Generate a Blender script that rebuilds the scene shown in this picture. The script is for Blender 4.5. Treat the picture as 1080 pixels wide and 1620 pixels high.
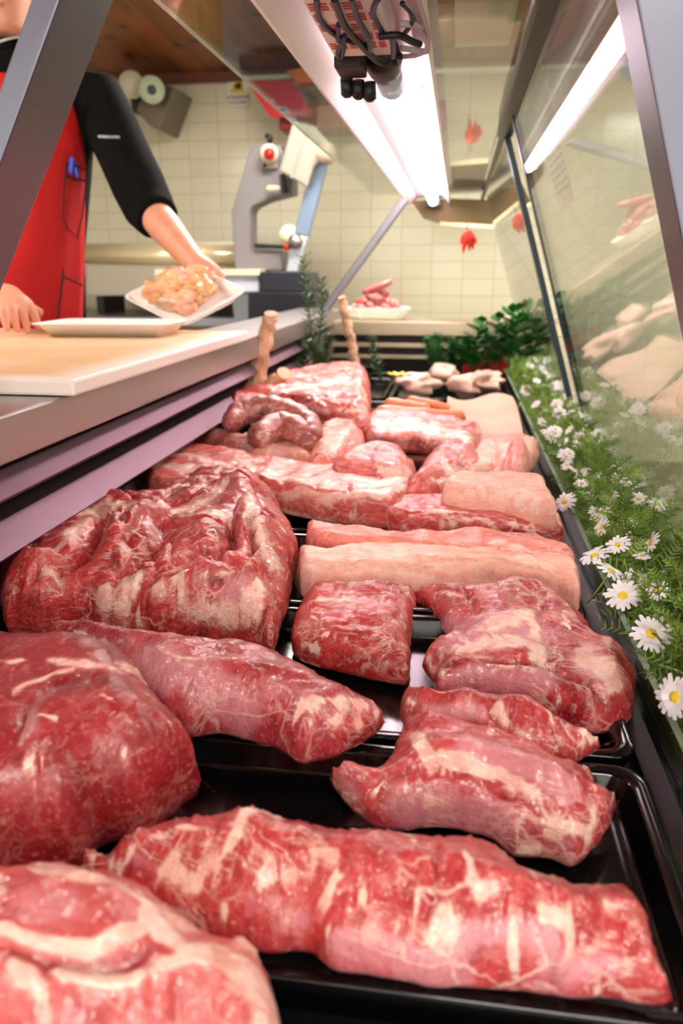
import bpy, bmesh, math, random
import numpy as np
from mathutils import Vector, Matrix
from mathutils.geometry import delaunay_2d_cdt
random.seed(7); RS = np.random.RandomState(5)
for o in list(bpy.data.objects): bpy.data.objects.remove(o)
SC = bpy.context.scene; COL = SC.collection
# ---------------------------------------------------------------- camera
FP = 1200.0
PITCH = math.atan(380/FP); YAW = math.atan(185*math.cos(PITCH)/FP)
CAM = np.array([0, 0, .40])
FWD = np.array([-math.sin(YAW)*math.cos(PITCH), math.cos(YAW)*math.cos(PITCH), -math.sin(PITCH)])
RGT = np.array([math.cos(YAW), math.sin(YAW), 0.0]); UPV = np.cross(RGT, FWD)
cd = bpy.data.cameras.new('camera'); cam = bpy.data.objects.new('camera', cd); COL.objects.link(cam)
cam.location = CAM
cam.rotation_euler = Matrix((RGT, UPV, -FWD)).transposed().to_euler()
cd.sensor_fit = 'VERTICAL'; cd.sensor_height = 36; cd.lens = FP/1620*36
cd.clip_start = .02; cd.clip_end = 60
cd.dof.use_dof = True; cd.dof.focus_distance = .8; cd.dof.aperture_fstop = 5.6
SC.camera = cam
# ---------------------------------------------------------------- light and exposure
W = bpy.data.worlds.new('world'); SC.world = W; W.use_nodes = True
W.node_tree.nodes['Background'].inputs[0].default_value = (1, .95, .87, 1)
W.node_tree.nodes['Background'].inputs[1].default_value = 2.0
SC.view_settings.view_transform = 'Standard'; SC.view_settings.look = 'None'
SC.view_settings.gamma = 1; SC.view_settings.use_curve_mapping = False
SC.view_settings.exposure = .62
TUBE = 12.0        # strength of the case lamp
PANEL = 38.0        # strength of the fill panels added under the ceiling
# ---------------------------------------------------------------- helpers
def ray(x, y): return FWD + RGT*(x-540)/FP + UPV*(810-y)/FP
def az(x, y, z): d = ray(x, y); return CAM + d*(z-CAM[2])/d[2]
def ay(x, y, Y): d = ray(x, y); return CAM + d*(Y-CAM[1])/d[1]
def pj(P):
    v = np.asarray(P, float)-CAM; w = v@FWD
    return np.stack([540+FP*(v@RGT)/w, 810-FP*(v@UPV)/w], -1)
def s2l(c):
    return tuple(((v/255)/12.92 if v/255 <= .04045 else ((v/255+.055)/1.055)**2.4) for v in c)
class NT:
    def __init__(s, m): s.t = m.node_tree; s.n = s.t.nodes; s.l = s.t.links
    def add(s, k, **kw):
        n = s.n.new(k)
        for a, b in kw.items():
            if a.startswith('i_'): n.inputs[int(a[2:]) if a[2:].isdigit() else a[2:].replace('_', ' ')].default_value = b
            else: setattr(n, a, b)
        return n
    def lk(s, a, b): s.l.new(a, b)
    def math(s, op, a, b=None, c=None, clamp=False):
        n = s.n.new('ShaderNodeMath'); n.operation = op; n.use_clamp = clamp
        for i, v in enumerate((a, b, c)):
            if v is None: continue
            if isinstance(v, (int, float)): n.inputs[i].default_value = v
            else: s.l.new(v, n.inputs[i])
        return n.outputs[0]
    def mix(s, f, a, b):
        n = s.n.new('ShaderNodeMix'); n.data_type = 'RGBA'
        for k, v in ((0, f), (6, a), (7, b)):
            if isinstance(v, (int, float)): n.inputs[k].default_value = v
            elif isinstance(v, tuple): n.inputs[k].default_value = (*v[:3], 1)
            else: s.l.new(v, n.inputs[k])
        return n.outputs[2]
    def noise(s, vec, scale, detail=3, rough=.55, dist=0):
        n = s.n.new('ShaderNodeTexNoise'); n.inputs['Scale'].default_value = scale; n.inputs['Detail'].default_value = detail
        n.inputs['Roughness'].default_value = rough; n.inputs['Distortion'].default_value = dist
        if vec is not None: s.l.new(vec, n.inputs['Vector'])
        return n.outputs[0]
    def ramp(s, v, a, b, lo=0, hi=1, smooth=True):
        n = s.n.new('ShaderNodeMapRange'); n.interpolation_type = 'SMOOTHSTEP' if smooth else 'LINEAR'
        s.l.new(v, n.inputs[0])
        for i, q in zip((1, 2, 3, 4), (a, b, lo, hi)): n.inputs[i].default_value = q
        return n.outputs[0]
    def vscale(s, vec, sc):
        n = s.n.new('ShaderNodeMapping'); s.l.new(vec, n.inputs[0]); n.inputs['Scale'].default_value = sc; return n.outputs[0]
def mat(name, col, rough=.5, metal=0, spec=.5, coat=0, emit=None, es=0, var=0, vs=20, bump=0, bs=60, trans=0, sss=0, stretch=(1, 1, 1)):
    m = bpy.data.materials.new(name); m.use_nodes = True; N = NT(m); b = N.n['Principled BSDF']
    c = s2l(col); b.inputs['Base Color'].default_value = (*c, 1); b.inputs['Roughness'].default_value = rough
    b.inputs['Metallic'].default_value = metal; b.inputs['Specular IOR Level'].default_value = spec
    b.inputs['Coat Weight'].default_value = coat; b.inputs['Transmission Weight'].default_value = trans
    if sss:
        b.inputs['Subsurface Weight'].default_value = sss; b.inputs['Subsurface Scale'].default_value = .01
    if emit: b.inputs['Emission Color'].default_value = (*emit, 1); b.inputs['Emission Strength'].default_value = es
    if var or bump:
        tc = N.add('ShaderNodeTexCoord'); v = N.vscale(tc.outputs['Object'], stretch)
    if var:
        n = N.noise(v, vs, 4); f = N.ramp(n, .3, .7)
        N.lk(N.mix(f, tuple(q*(1-var) for q in c), tuple(min(1, q*(1+var)) for q in c)), b.inputs['Base Color'])
    if bump:
        n = N.noise(v, bs, 3); bp = N.add('ShaderNodeBump'); bp.inputs['Strength'].default_value = bump; bp.inputs['Distance'].default_value = .002
        N.lk(n, bp.inputs['Height']); N.lk(bp.outputs[0], b.inputs['Normal'])
    return m
def glass_mat(name, tint=(.93, .97, .95), edge=False):
    m = bpy.data.materials.new(name); m.use_nodes = True; N = NT(m); N.n.clear()
    out = N.add('ShaderNodeOutputMaterial'); fr = N.add('ShaderNodeFresnel'); geo = N.add('ShaderNodeNewGeometry'); N.lk(N.ramp(geo.outputs['Backfacing'], 0, 1, 1.5, 1/1.5, False), fr.inputs[0])
    tr = N.add('ShaderNodeBsdfTransparent'); tr.inputs[0].default_value = (*tint, 1)
    gl = N.add('ShaderNodeBsdfGlossy'); gl.inputs['Roughness'].default_value = .006
    mx = N.add('ShaderNodeMixShader'); N.lk(fr.outputs[0], mx.inputs[0]); N.lk(tr.outputs[0], mx.inputs[1]); N.lk(gl.outputs[0], mx.inputs[2])
    N.lk(mx.outputs[0], out.inputs[0]); return m
class MB:
    """collects shapes in world coordinates and links them as ONE mesh object"""
    def __init__(s): s.v = []; s.f = []; s.mi = []; s.cm = 0
    def add(s, vs, fs):
        k = len(s.v); s.v += [tuple(map(float, p)) for p in vs]
        for f in fs: s.f.append([k+i for i in f]); s.mi.append(s.cm)
        return s
    def box(s, x0, x1, y0, y1, z0, z1, M=None):
        p = [(x, y, z) for z in (z0, z1) for y in (y0, y1) for x in (x0, x1)]
        if M is not None: p = [tuple(M @ Vector(q)) for q in p]
        return s.add(p, [(0, 2, 3, 1), (4, 5, 7, 6), (0, 1, 5, 4), (2, 6, 7, 3), (0, 4, 6, 2), (1, 3, 7, 5)])
    def loft(s, rings, cap=True, closed=True):
        k = len(rings[0]); vs = [p for r in rings for p in r]; fs = []
        for i in range(len(rings)-1):
            for j in range(k if closed else k-1):
                a = i*k+j; b = i*k+(j+1) % k; fs.append((a, b, b+k, a+k))
        if cap and closed: fs.append(tuple(range(k))[::-1]); fs.append(tuple(range((len(rings)-1)*k, len(rings)*k)))
        return s.add(vs, fs)
    def tube(s, pts, r, seg=10, sq=1.0, cap=True, round_end=False):
        pts = [Vector(p) for p in pts]; n = len(pts); rr = list(r) if hasattr(r, '__len__') else [r]*n
        if round_end:
            P = []; Q = []
            d0 = (pts[1]-pts[0]).normalized(); d1 = (pts[-1]-pts[-2]).normalized()
            for a in (0.02, .35, .7): P.append(pts[0]-d0*rr[0]*(1-a)*.9); Q.append(rr[0]*math.sqrt(1-(1-a)**2))
            P += pts; Q += rr
            for a in (.7, .35, .02): P.append(pts[-1]+d1*rr[-1]*(1-a)*.9); Q.append(rr[-1]*math.sqrt(1-(1-a)**2))
            pts, rr = P, Q; n = len(pts)
        rings = []; up = None
        for i in range(n):
            t = (pts[min(i+1, n-1)]-pts[max(i-1, 0)]).normalized()
            if up is None:
                up = Vector((0, 0, 1)) if abs(t.z) < .9 else Vector((0, 1, 0))
            a = t.cross(up).normalized(); up = a.cross(t).normalized()
            rings.append([tuple(pts[i]+(a*math.cos(q)+up*math.sin(q)*sq)*rr[i]) for q in [2*math.pi*j/seg for j in range(seg)]])
        return s.loft(rings, cap)
    def cyl(s, a, b, r, seg=24): return s.tube([a, b], r, seg)
    def lathe(s, c, axis, prof, seg=24):
        c = Vector(c); ax = Vector(axis).normalized(); u = ax.orthogonal().normalized(); w = ax.cross(u)
        return s.loft([[tuple(c+ax*h+(u*math.cos(q)+w*math.sin(q))*max(r, 1e-5)) for q in [2*math.pi*j/seg for j in range(seg)]] for r, h in prof])
    def prism(s, poly, d):
        """polygon of 3-D points extruded along vector d"""
        n = len(poly); d = Vector(d); q = [tuple(Vector(p)+d) for p in poly]
        fs = [tuple(range(n))[::-1], tuple(range(n, 2*n))]+[(i, (i+1) % n, n+(i+1) % n, n+i) for i in range(n)]
        return s.add(list(poly)+q, fs)
    def ppx(s, poly, Y, depth): return s.prism([tuple(ay(x, y, Y)) for x, y in poly], (0, depth, 0))
    def blob(s, c, r, seed=0, amp=.15, M=None, nu=18, nv=12, fr=2.2):
        rings = []
        for i in range(nv+1):
            th = math.pi*min(max(i/nv, .01), .99); ring = []
            for j in range(nu):
                ph = 2*math.pi*j/nu; d = np.array([math.sin(th)*math.cos(ph), math.sin(th)*math.sin(ph), -math.cos(th)])
                k = 1+amp*2*(vnoise((d*fr+seed*7.3)[None])[0])
                p = Vector((d[0]*r[0]*k, d[1]*r[1]*k, d[2]*r[2]*k))
                if M is not None: p = M @ p
                ring.append(tuple(p+Vector(c)))
            rings.append(ring)
        return s.loft(rings)
    def build(s, name, m, parent=None, smooth=False, bevel=0, org=None, subd=0, remesh=0, auto=None):
        me = bpy.data.meshes.new(name); o = bpy.data.objects.new(name, me); COL.objects.link(o)
        if parent is not None:
            o.parent = parent; O = wloc(parent)
        else:
            if org is None:
                a = np.array(s.v); org = ((a[:, 0].min()+a[:, 0].max())/2, (a[:, 1].min()+a[:, 1].max())/2, a[:, 2].min())
            O = Vector(org); o.location = O
        me.from_pydata([tuple(Vector(p)-O) for p in s.v], [], s.f)
        ms = m if isinstance(m, (list, tuple)) else [m]
        for q in ms: me.materials.append(q)
        if len(ms) > 1: me.polygons.foreach_set('material_index', s.mi)
        b = bmesh.new(); b.from_mesh(me); bmesh.ops.recalc_face_normals(b, faces=b.faces); b.to_mesh(me); b.free()
        if smooth: me.polygons.foreach_set('use_smooth', [True]*len(me.polygons))
        if bevel:
            q = o.modifiers.new('b', 'BEVEL'); q.width = bevel; q.segments = 2; q.limit_method = 'ANGLE'
        if remesh:
            q = o.modifiers.new('r', 'REMESH'); q.mode = 'VOXEL'; q.voxel_size = remesh; q.use_smooth_shade = True
            q = o.modifiers.new('s', 'SMOOTH'); q.factor = .6; q.iterations = 6
        if subd: q = o.modifiers.new('s', 'SUBSURF'); q.levels = q.render_levels = subd
        return o
def wloc(o):
    l = Vector(o.location)
    while o.parent: o = o.parent; l = l+Vector(o.location)
    return l
def tag(o, label, cat=None, group=None, kind=None):
    if label: o['label'] = label
    if cat: o['category'] = cat
    if group: o['group'] = group
    if kind: o['kind'] = kind
    return o
def empty(name, loc, label=None, cat=None, group=None, kind=None):
    o = bpy.data.objects.new(name, None); COL.objects.link(o); o.location = Vector(tuple(map(float, loc))); o.empty_display_size = .02
    return tag(o, label, cat, group, kind)
def copy_tree(o, parent=None):
    c = o.copy(); COL.objects.link(c)
    if parent: c.parent = parent
    for ch in list(o.children): copy_tree(ch, c)
    return c
_T = RS.rand(32, 32, 32)*2-1
def vnoise(P):
    P = np.asarray(P, float); i = np.floor(P).astype(int); f = P-i; f = f*f*(3-2*f); r = 0
    for dx in (0, 1):
        for dy in (0, 1):
            for dz in (0, 1):
                w = (f[:, 0] if dx else 1-f[:, 0])*(f[:, 1] if dy else 1-f[:, 1])*(f[:, 2] if dz else 1-f[:, 2])
                r = r+w*_T[(i[:, 0]+dx) % 32, (i[:, 1]+dy) % 32, (i[:, 2]+dz) % 32]
    return r
def fbm(P, o=3):
    return sum(vnoise(P*2**k+k*11.7)*.5**k for k in range(o))
def dseg(Q, poly, closed=False):
    """distance of points Q (n,2) to a polyline"""
    poly = np.asarray(poly, float); A = poly if closed else poly[:-1]; B = np.roll(poly, -1, 0) if closed else poly[1:]
    if len(poly) == 1: return np.linalg.norm(Q-poly[0], axis=1)
    best = np.full(len(Q), 1e9)
    for a, b in zip(A, B):
        d = b-a; L = max(d@d, 1e-12); t = np.clip((Q-a)@d/L, 0, 1)
        best = np.minimum(best, np.linalg.norm(Q-a-t[:, None]*d, axis=1))
    return best
def inside(Q, poly):
    poly = np.asarray(poly, float); x, y = Q[:, 0], Q[:, 1]; r = np.zeros(len(Q), bool)
    for a, b in zip(poly, np.roll(poly, -1, 0)):
        c = (a[1] > y) != (b[1] > y); r ^= c & (x < (b[0]-a[0])*(y-a[1])/((b[1]-a[1]) or 1e-9)+a[0])
    return r
def smooth_closed(P, n):
    P = np.asarray(P, float); k = len(P); out = []
    for i in range(k):
        a, b, c, d = P[(i-1) % k], P[i], P[(i+1) % k], P[(i+2) % k]
        m = max(2, int(math.ceil(np.linalg.norm(c-b)/n)))
        for j in range(m):
            t = j/m; out.append(.5*((2*b)+(-a+c)*t+(2*a-5*b+4*c-d)*t*t+(-a+3*b-3*c+d)*t**3))
    return np.array(out)
# ---------------------------------------------------------------- meat
FATC = s2l((244, 206, 190)); FATC2 = s2l((238, 170, 158)); SILV = s2l((222, 152, 164))
def meat_mat(name, lean=(178, 44, 52), deep=(120, 16, 26), fat=FATC, vein=.5, vscale=14, fibre=(14, 120, 60), fibw=.45, rough=.3, patch=0, speck=.5, bump=.5, orange=.3, streak=.3, coat=.6):
    m = bpy.data.materials.new(name); m.use_nodes = True; N = NT(m); b = N.n['Principled BSDF']
    tc = N.add('ShaderNodeTexCoord').outputs['Object']
    g = N.add('ShaderNodeAttribute', attribute_name='grain').outputs['Vector']
    ta = N.add('ShaderNodeAttribute', attribute_name='tone').outputs['Color']
    sp = N.add('ShaderNodeSeparateColor'); N.lk(ta, sp.inputs[0]); fatA, silA, dkA = sp.outputs[:3]
    L, D = s2l(lean), s2l(deep)
    big = N.noise(tc, 16, 5, .6, .6); mid = N.noise(tc, 55, 4, .6); fine = N.noise(tc, 260, 3, .6)
    fb = N.noise(N.vscale(g, fibre), 1, 4, .6, .5); fb2 = N.noise(N.vscale(g, tuple(q*3.5 for q in fibre)), 1, 3, .6, .3)
    fw = N.math('MULTIPLY', N.ramp(fb, .35, .68), fibw)
    c = N.mix(N.ramp(big, .35, .68), L, D)
    c = N.mix(fw, c, tuple(min(1, q*1.45+.02) for q in L))
    c = N.mix(N.math('MULTIPLY', N.ramp(mid, .5, .7), orange), c, s2l((205, 62, 48)))
    c = N.mix(N.math('MULTIPLY', N.ramp(fb2, .5, .72), streak), c, s2l((226, 120, 112)))
    c = N.mix(N.math('MULTIPLY', N.ramp(fb2, .5, .3), .3), c, D)
    # silverskin
    sm = N.ramp(N.math('ADD', silA, N.math('MULTIPLY', N.math('SUBTRACT', mid, .5), .7)), .25, .75)
    c = N.mix(N.math('MULTIPLY', sm, .62), c, SILV)
    # marbling veins along the grain
    vv = N.noise(N.vscale(g, tuple(q*vscale/14 for q in (9, 22, 20))), 1, 4, .6, 1.3)
    vr = N.math('ABSOLUTE', N.math('SUBTRACT', vv, .5)); vm = N.ramp(vr, .004, .03, 1, 0)
    vm = N.math('MULTIPLY', vm, N.ramp(N.noise(tc, 22, 3), .42, .62)); vm = N.math('MULTIPLY', vm, vein)
    wp = N.add('ShaderNodeVectorMath', operation='MULTIPLY_ADD'); nz = N.add('ShaderNodeTexNoise'); nz.inputs['Scale'].default_value = 30; nz.inputs['Detail'].default_value = 4; N.lk(g, nz.inputs['Vector']); N.lk(nz.outputs[1], wp.inputs[0]); wp.inputs[1].default_value = (.035, .03, .03); N.lk(g, wp.inputs[2])
    vo = N.add('ShaderNodeTexVoronoi', feature='DISTANCE_TO_EDGE'); N.lk(N.vscale(wp.outputs[0], (.6, 1.3, 1)), vo.inputs[0]); vo.inputs['Scale'].default_value = 26*vscale/14
    web = N.math('MULTIPLY', N.ramp(vo.outputs['Distance'], .0, .05, 1, 0), N.ramp(N.noise(tc, 17, 4, .6), .45, .63)); vm = N.math('MAXIMUM', vm, N.math('MULTIPLY', web, vein*1.1))
    sk = N.math('MULTIPLY', N.ramp(N.noise(tc, 170, 2, .5, .8), .66, .74), speck)
    if patch:
        pm = N.ramp(N.noise(N.vscale(g, (14, 40, 30)), 1, 7, .68, 1.3), .62-patch*.2, .74-patch*.2)
        vm = N.math('MAXIMUM', vm, N.math('MULTIPLY', pm, .75))
    fa = N.math('ADD', fatA, N.math('MULTIPLY', N.math('SUBTRACT', N.noise(N.vscale(g, (30, 70, 70)), 1, 6, .64, .9), .5), 1.35))
    fa = N.math('ADD', fa, N.math('MULTIPLY', N.math('SUBTRACT', fb2, .5), .4))
    fm = N.math('MULTIPLY', N.ramp(fa, .36, .66), N.ramp(fatA, .02, .2))
    fm = N.math('MULTIPLY', fm, N.ramp(N.noise(N.vscale(g, (60, 200, 160)), 1, 4, .65), .30, .5, .55, 1))
    c = N.mix(N.math('MULTIPLY', N.math('MULTIPLY', N.ramp(fa, .1, .5), N.ramp(fatA, .0, .2)), .32), c, FATC2)
    c = N.mix(N.math('MULTIPLY', N.ramp(fine, .55, .7), .25), c, FATC2); c = N.mix(N.math('MULTIPLY', N.ramp(fine, .45, .3), .3), c, D)
    fcol = N.mix(N.ramp(mid, .4, .66), fat, FATC2)
    fm = N.math('MAXIMUM', N.math('MULTIPLY', fm, .94), N.math('MAXIMUM', vm, N.math('MULTIPLY', sk, .8)))
    c = N.mix(fm, c, fcol)
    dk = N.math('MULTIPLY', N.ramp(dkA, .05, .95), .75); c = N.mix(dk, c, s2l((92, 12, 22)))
    N.lk(c, b.inputs['Base Color'])
    h = N.math('ADD', N.math('MULTIPLY', fb, .5), N.math('ADD', N.math('MULTIPLY', fb2, .35), N.math('MULTIPLY', mid, .5)))
    h = N.math('ADD', h, N.math('MULTIPLY', fine, .4)); h = N.math('ADD', h, N.math('MULTIPLY', fm, .3))
    bp = N.add('ShaderNodeBump'); bp.inputs['Strength'].default_value = bump; bp.inputs['Distance'].default_value = .0035
    N.lk(h, bp.inputs['Height']); N.lk(bp.outputs[0], b.inputs['Normal'])
    N.lk(N.ramp(mid, .35, .7, rough+.02, rough+.25), b.inputs['Roughness'])
    b.inputs['Specular IOR Level'].default_value = .5
    b.inputs['Coat Weight'].default_value = coat; b.inputs['Coat Roughness'].default_value = .075
    bp2 = N.add('ShaderNodeBump'); bp2.inputs['Strength'].default_value = .8; bp2.inputs['Distance'].default_value = .0028; N.lk(N.math('ADD', N.noise(tc, 120, 2), N.math('MULTIPLY', fb2, .5)), bp2.inputs['Height']); N.lk(bp2.outputs[0], b.inputs['Coat Normal'])
    return m
def meat(name, label, cat, outline, H, m, z0=.008, ds=.0026, R=None, p=2.2, grain=0, fat=(), sil=(), dark=(), crease=(), hump=(), lump=.004, lsc=26, fine=.0011, group=None, zmf=.24, tilt=(0, 0), wob=6, zr=(.37, .19), ridge=.003, facet=None, rag=.0012):
    out = np.array(outline, float)
    mid = np.array([az(x, y, z0+H*zr[0])[:2] for x, y in out])
    tg = np.roll(mid, -1, 0)-np.roll(mid, 1, 0); ar = .5*np.sum(mid[:, 0]*np.roll(mid[:, 1], -1)-np.roll(mid[:, 0], -1)*mid[:, 1])
    ny = -tg[:, 0]/np.maximum(np.linalg.norm(tg, axis=1), 1e-9)*(1 if ar > 0 else -1)
    P = np.array([az(x, y, z0+H*(zr[0]+zr[1]*q*1.15))[:2] for (x, y), q in zip(out, ny)])
    B = smooth_closed(P, ds*1.2)
    T = np.roll(B, -1, 0)-np.roll(B, 1, 0); T /= np.maximum(np.linalg.norm(T, axis=1), 1e-9)[:, None]; Nn = np.stack([-T[:, 1], T[:, 0]], 1)
    area = .5*np.sum(B[:, 0]*np.roll(B[:, 1], -1)-np.roll(B[:, 0], -1)*B[:, 1])
    if area < 0: B = B[::-1]; Nn = Nn[::-1]
    else: Nn = Nn
    if area < 0: Nn = -Nn*-1
    B3 = np.c_[B, np.full(len(B), z0)]
    B = B+Nn*(vnoise(B3*120)*rag*1.0+vnoise(B3*40)*rag*1.4)[:, None]
    R = (R or H*.8)*1.15
    pts = []
    for th in (18, 32, 46, 60):
        d = R*(1-math.cos(math.radians(th)))
        for sgn in (1, -1):
            Q = B+Nn*d*sgn; ok = inside(Q, B); Q = Q[ok]
            if len(Q):
                dd = dseg(Q, B, True); Q = Q[dd > d*.93]; pts.append(Q[::(1 if th > 20 else 1)])
    gx, gy = np.meshgrid(np.arange(B[:, 0].min(), B[:, 0].max(), ds), np.arange(B[:, 1].min(), B[:, 1].max(), ds*.87))
    gx = gx+(np.arange(gx.shape[0]) % 2)[:, None]*ds*.5
    G = np.c_[gx.ravel(), gy.ravel()]; G = G[inside(G, B)]; dd = dseg(G, B, True); G = G[dd > R*.5*.9]
    pts.append(G); I = np.concatenate(pts)
    nb = len(B); allp = np.r_[B, I]
    r = delaunay_2d_cdt([Vector(q) for q in allp], [(i, (i+1) % nb) for i in range(nb)], [], 1, 1e-6)
    V = np.array([tuple(q) for q in r[0]]); Fc = np.array([f for f in r[2] if len(f) == 3], int)
    n = len(V); d = dseg(V, B, True); isb = d < 1e-5
    t = np.clip(d/R, 0, 1); pr = (1-(1-t)**p)**(1/p)
    # smooth the profile a little so no ridge stays on the medial line
    E = np.r_[Fc[:, [0, 1]], Fc[:, [1, 2]], Fc[:, [2, 0]]]; deg = np.bincount(E.ravel(), minlength=n)
    def relax(h, k, keep):
        for _ in range(k):
            a = np.bincount(E[:, 0], h[E[:, 1]], n)+np.bincount(E[:, 1], h[E[:, 0]], n); q = a/np.maximum(deg, 1)
            h = np.where(keep, h, .5*h+.5*q)
        return h
    pr = relax(pr, 3, isb | (t < .25))
    zm = z0+H*zmf
    P3 = np.c_[V, np.full(n, z0)]
    top = zm+(z0+H-zm)*pr; bot = zm-(zm-z0)*np.clip(pr*1.15, 0, 1)
    wgt = pr
    X3 = np.c_[V, top]; px = pj(X3)
    pw = px+np.c_[vnoise(X3*30), vnoise(X3*30+50)]*wob+np.c_[vnoise(X3*110), vnoise(X3*110+50)]*wob*.6
    for w, dz, poly in hump: top += dz*np.exp(-(dseg(px, poly)/w)**2)*wgt
    top += tilt[0]*(V[:, 0]-V[:, 0].mean())*wgt+tilt[1]*(V[:, 1]-V[:, 1].mean())*wgt
    for w, dz, poly in crease:
        q = dseg(pw, poly); top -= dz*1.15*np.exp(-(q/w)**1.25)*wgt
    top += (-np.abs(vnoise(X3*np.array([22, 30, 30])+9))*ridge*2+fbm(X3*lsc, 2)*lump*.8+vnoise(X3*90)*fine*1.3+vnoise(X3*190)*fine*.6)*np.clip(wgt*1.2, 0, 1)
    if facet:
        nf, sl, gv = facet; rs = np.random.RandomState(4); lo, hi = V.min(0), V.max(0)
        S_ = lo+rs.rand(nf, 2)*(hi-lo); Vw = V+np.c_[vnoise(X3*25), vnoise(X3*25+9)]*.014+np.c_[vnoise(X3*80), vnoise(X3*80+9)]*.004
        D_ = np.linalg.norm(Vw[:, None]-S_[None], axis=2); od = np.argsort(D_, 1); a0 = D_[np.arange(n), od[:, 0]]; a1 = D_[np.arange(n), od[:, 1]]
        sp_ = (rs.rand(nf, 2)-.5)*2*sl; k0 = od[:, 0]
        top += relax(np.clip(((V-S_[k0])*sp_[k0]).sum(1), -.010, .010), 1, isb)*wgt-gv*np.exp(-((a1-a0)/.005))*wgt
    top = np.minimum(top, zm+(z0+H-zm)*pr*1.3)
    top = np.maximum(top, bot+.002*wgt)
    top = np.where(t > .02, relax(top, 1, isb), top)
    side = Nn  # horizontal wobble of the flanks
    X3 = np.c_[V, top]
    off = np.c_[vnoise(X3*45), vnoise(X3*45+31)]*fine*2; X3[:, :2] += off*(~isb)[:, None]*np.clip(1-t, 0, 1)[:, None]
    def mask(lst):
        mk = np.zeros(n)
        for e in lst:
            w, s, poly = e
            if w == 'F':
                q = dseg(pw, poly, True); ins = inside(pw, poly); v = np.where(ins, .5+q/14, .5-q/10)
            else: v = 1.35*(1-dseg(pw, poly)/w)
            mk = np.maximum(mk, np.clip(v, 0, 1)*s)
        return mk
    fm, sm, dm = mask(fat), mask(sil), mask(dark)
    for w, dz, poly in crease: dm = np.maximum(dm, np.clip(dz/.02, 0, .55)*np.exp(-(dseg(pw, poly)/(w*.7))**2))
    bi = np.where(~isb)[0]; mp = np.arange(n); mp[bi] = n+np.arange(len(bi))
    VV = np.r_[X3, np.c_[V[bi], bot[bi]]]; FF = np.r_[Fc, mp[Fc][:, ::-1]]
    org = np.array([V[:, 0].mean(), V[:, 1].mean(), z0])
    me = bpy.data.meshes.new(name); me.from_pydata((VV-org).tolist(), [], FF.tolist())
    me.polygons.foreach_set('use_smooth', [True]*len(me.polygons)); me.materials.append(m)
    ca, sa = math.cos(math.radians(grain)), math.sin(math.radians(grain))
    Wn = np.c_[vnoise(VV*9), vnoise(VV*9+20)]*.012
    Gr = np.c_[VV[:, 0]*ca+VV[:, 1]*sa+Wn[:, 0], -VV[:, 0]*sa+VV[:, 1]*ca+Wn[:, 1], VV[:, 2]]
    a = me.attributes.new('grain', 'FLOAT_VECTOR', 'POINT'); a.data.foreach_set('vector', Gr.ravel())
    tone = np.zeros((len(VV), 4)); tone[:n, 0] = fm; tone[:n, 1] = sm; tone[:n, 2] = dm; tone[:, 3] = 1; tone[n:, :3] = tone[bi, :3]
    a = me.attributes.new('tone', 'FLOAT_COLOR', 'POINT'); a.data.foreach_set('color', tone.ravel())
    o = bpy.data.objects.new(name, me); COL.objects.link(o); o.location = org
    if cat: tag(o, label, cat, group)
    return o
def set_attrs(o, grain=0, fat=0, sil=0):
    me = o.data; n = len(me.vertices); co = np.empty(n*3); me.vertices.foreach_get('co', co); co = co.reshape(-1, 3)+np.array(wloc(o))
    ca, sa = math.cos(math.radians(grain)), math.sin(math.radians(grain))
    Gr = np.c_[co[:, 0]*ca+co[:, 1]*sa, -co[:, 0]*sa+co[:, 1]*ca, co[:, 2]]
    a = me.attributes.new('grain', 'FLOAT_VECTOR', 'POINT'); a.data.foreach_set('vector', Gr.ravel())
    tone = np.zeros((n, 4)); tone[:, 0] = fat+vnoise(co*35)*.3*(fat > 0); tone[:, 1] = sil; tone[:, 3] = 1
    a = me.attributes.new('tone', 'FLOAT_COLOR', 'POINT'); a.data.foreach_set('color', tone.ravel()); return o
# ---------------------------------------------------------------- materials
RAILM = mat('rail_steel', (118, 92, 102), .45, .7, bump=.1, bs=90, stretch=(1, .05, 1))
STEEL = mat('brushed_steel', (176, 170, 172), .36, .9, bump=.15, bs=90, stretch=(1, .05, 1))
STEEL2 = mat('satin_steel', (150, 152, 158), .38, 1, bump=.1, bs=120, stretch=(20, 20, .6))
POSTM = mat('post_steel', (112, 112, 124), .36, .9, bump=.08, bs=60)
DARKM = mat('dark_recess', (26, 20, 24), .5)
BLACKP = mat('black_gloss_plastic', (9, 8, 10), .12, 0, .6, bump=.02, bs=30)
BLACKD = mat('black_deck', (14, 14, 18), .25)
WHITEP = mat('white_plastic', (236, 234, 230), .35)
FOAM = mat('white_foam', (244, 240, 236), .5, sss=.05)
GLASS = glass_mat('clear_glass')
GEDGE = mat('green_glass_edge', (8, 34, 40), .3, 0, .3)
BRONZE = mat('bronze_profile', (44, 30, 26), .35, .5)
REFL = mat('lamp_reflector', (240, 226, 234), .3, .6)
REDP = mat('red_plastic', (205, 22, 18), .35)
GREYM = mat('grey_enamel', (128, 122, 124), .4)
GREYL = mat('light_grey_enamel', (150, 144, 132), .45)
BLK = mat('black_rubber', (16, 16, 20), .45)
CREAM = mat('cream_enamel', (236, 226, 190), .4)
PAPER = mat('white_paper', (232, 228, 214), .8)
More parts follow.
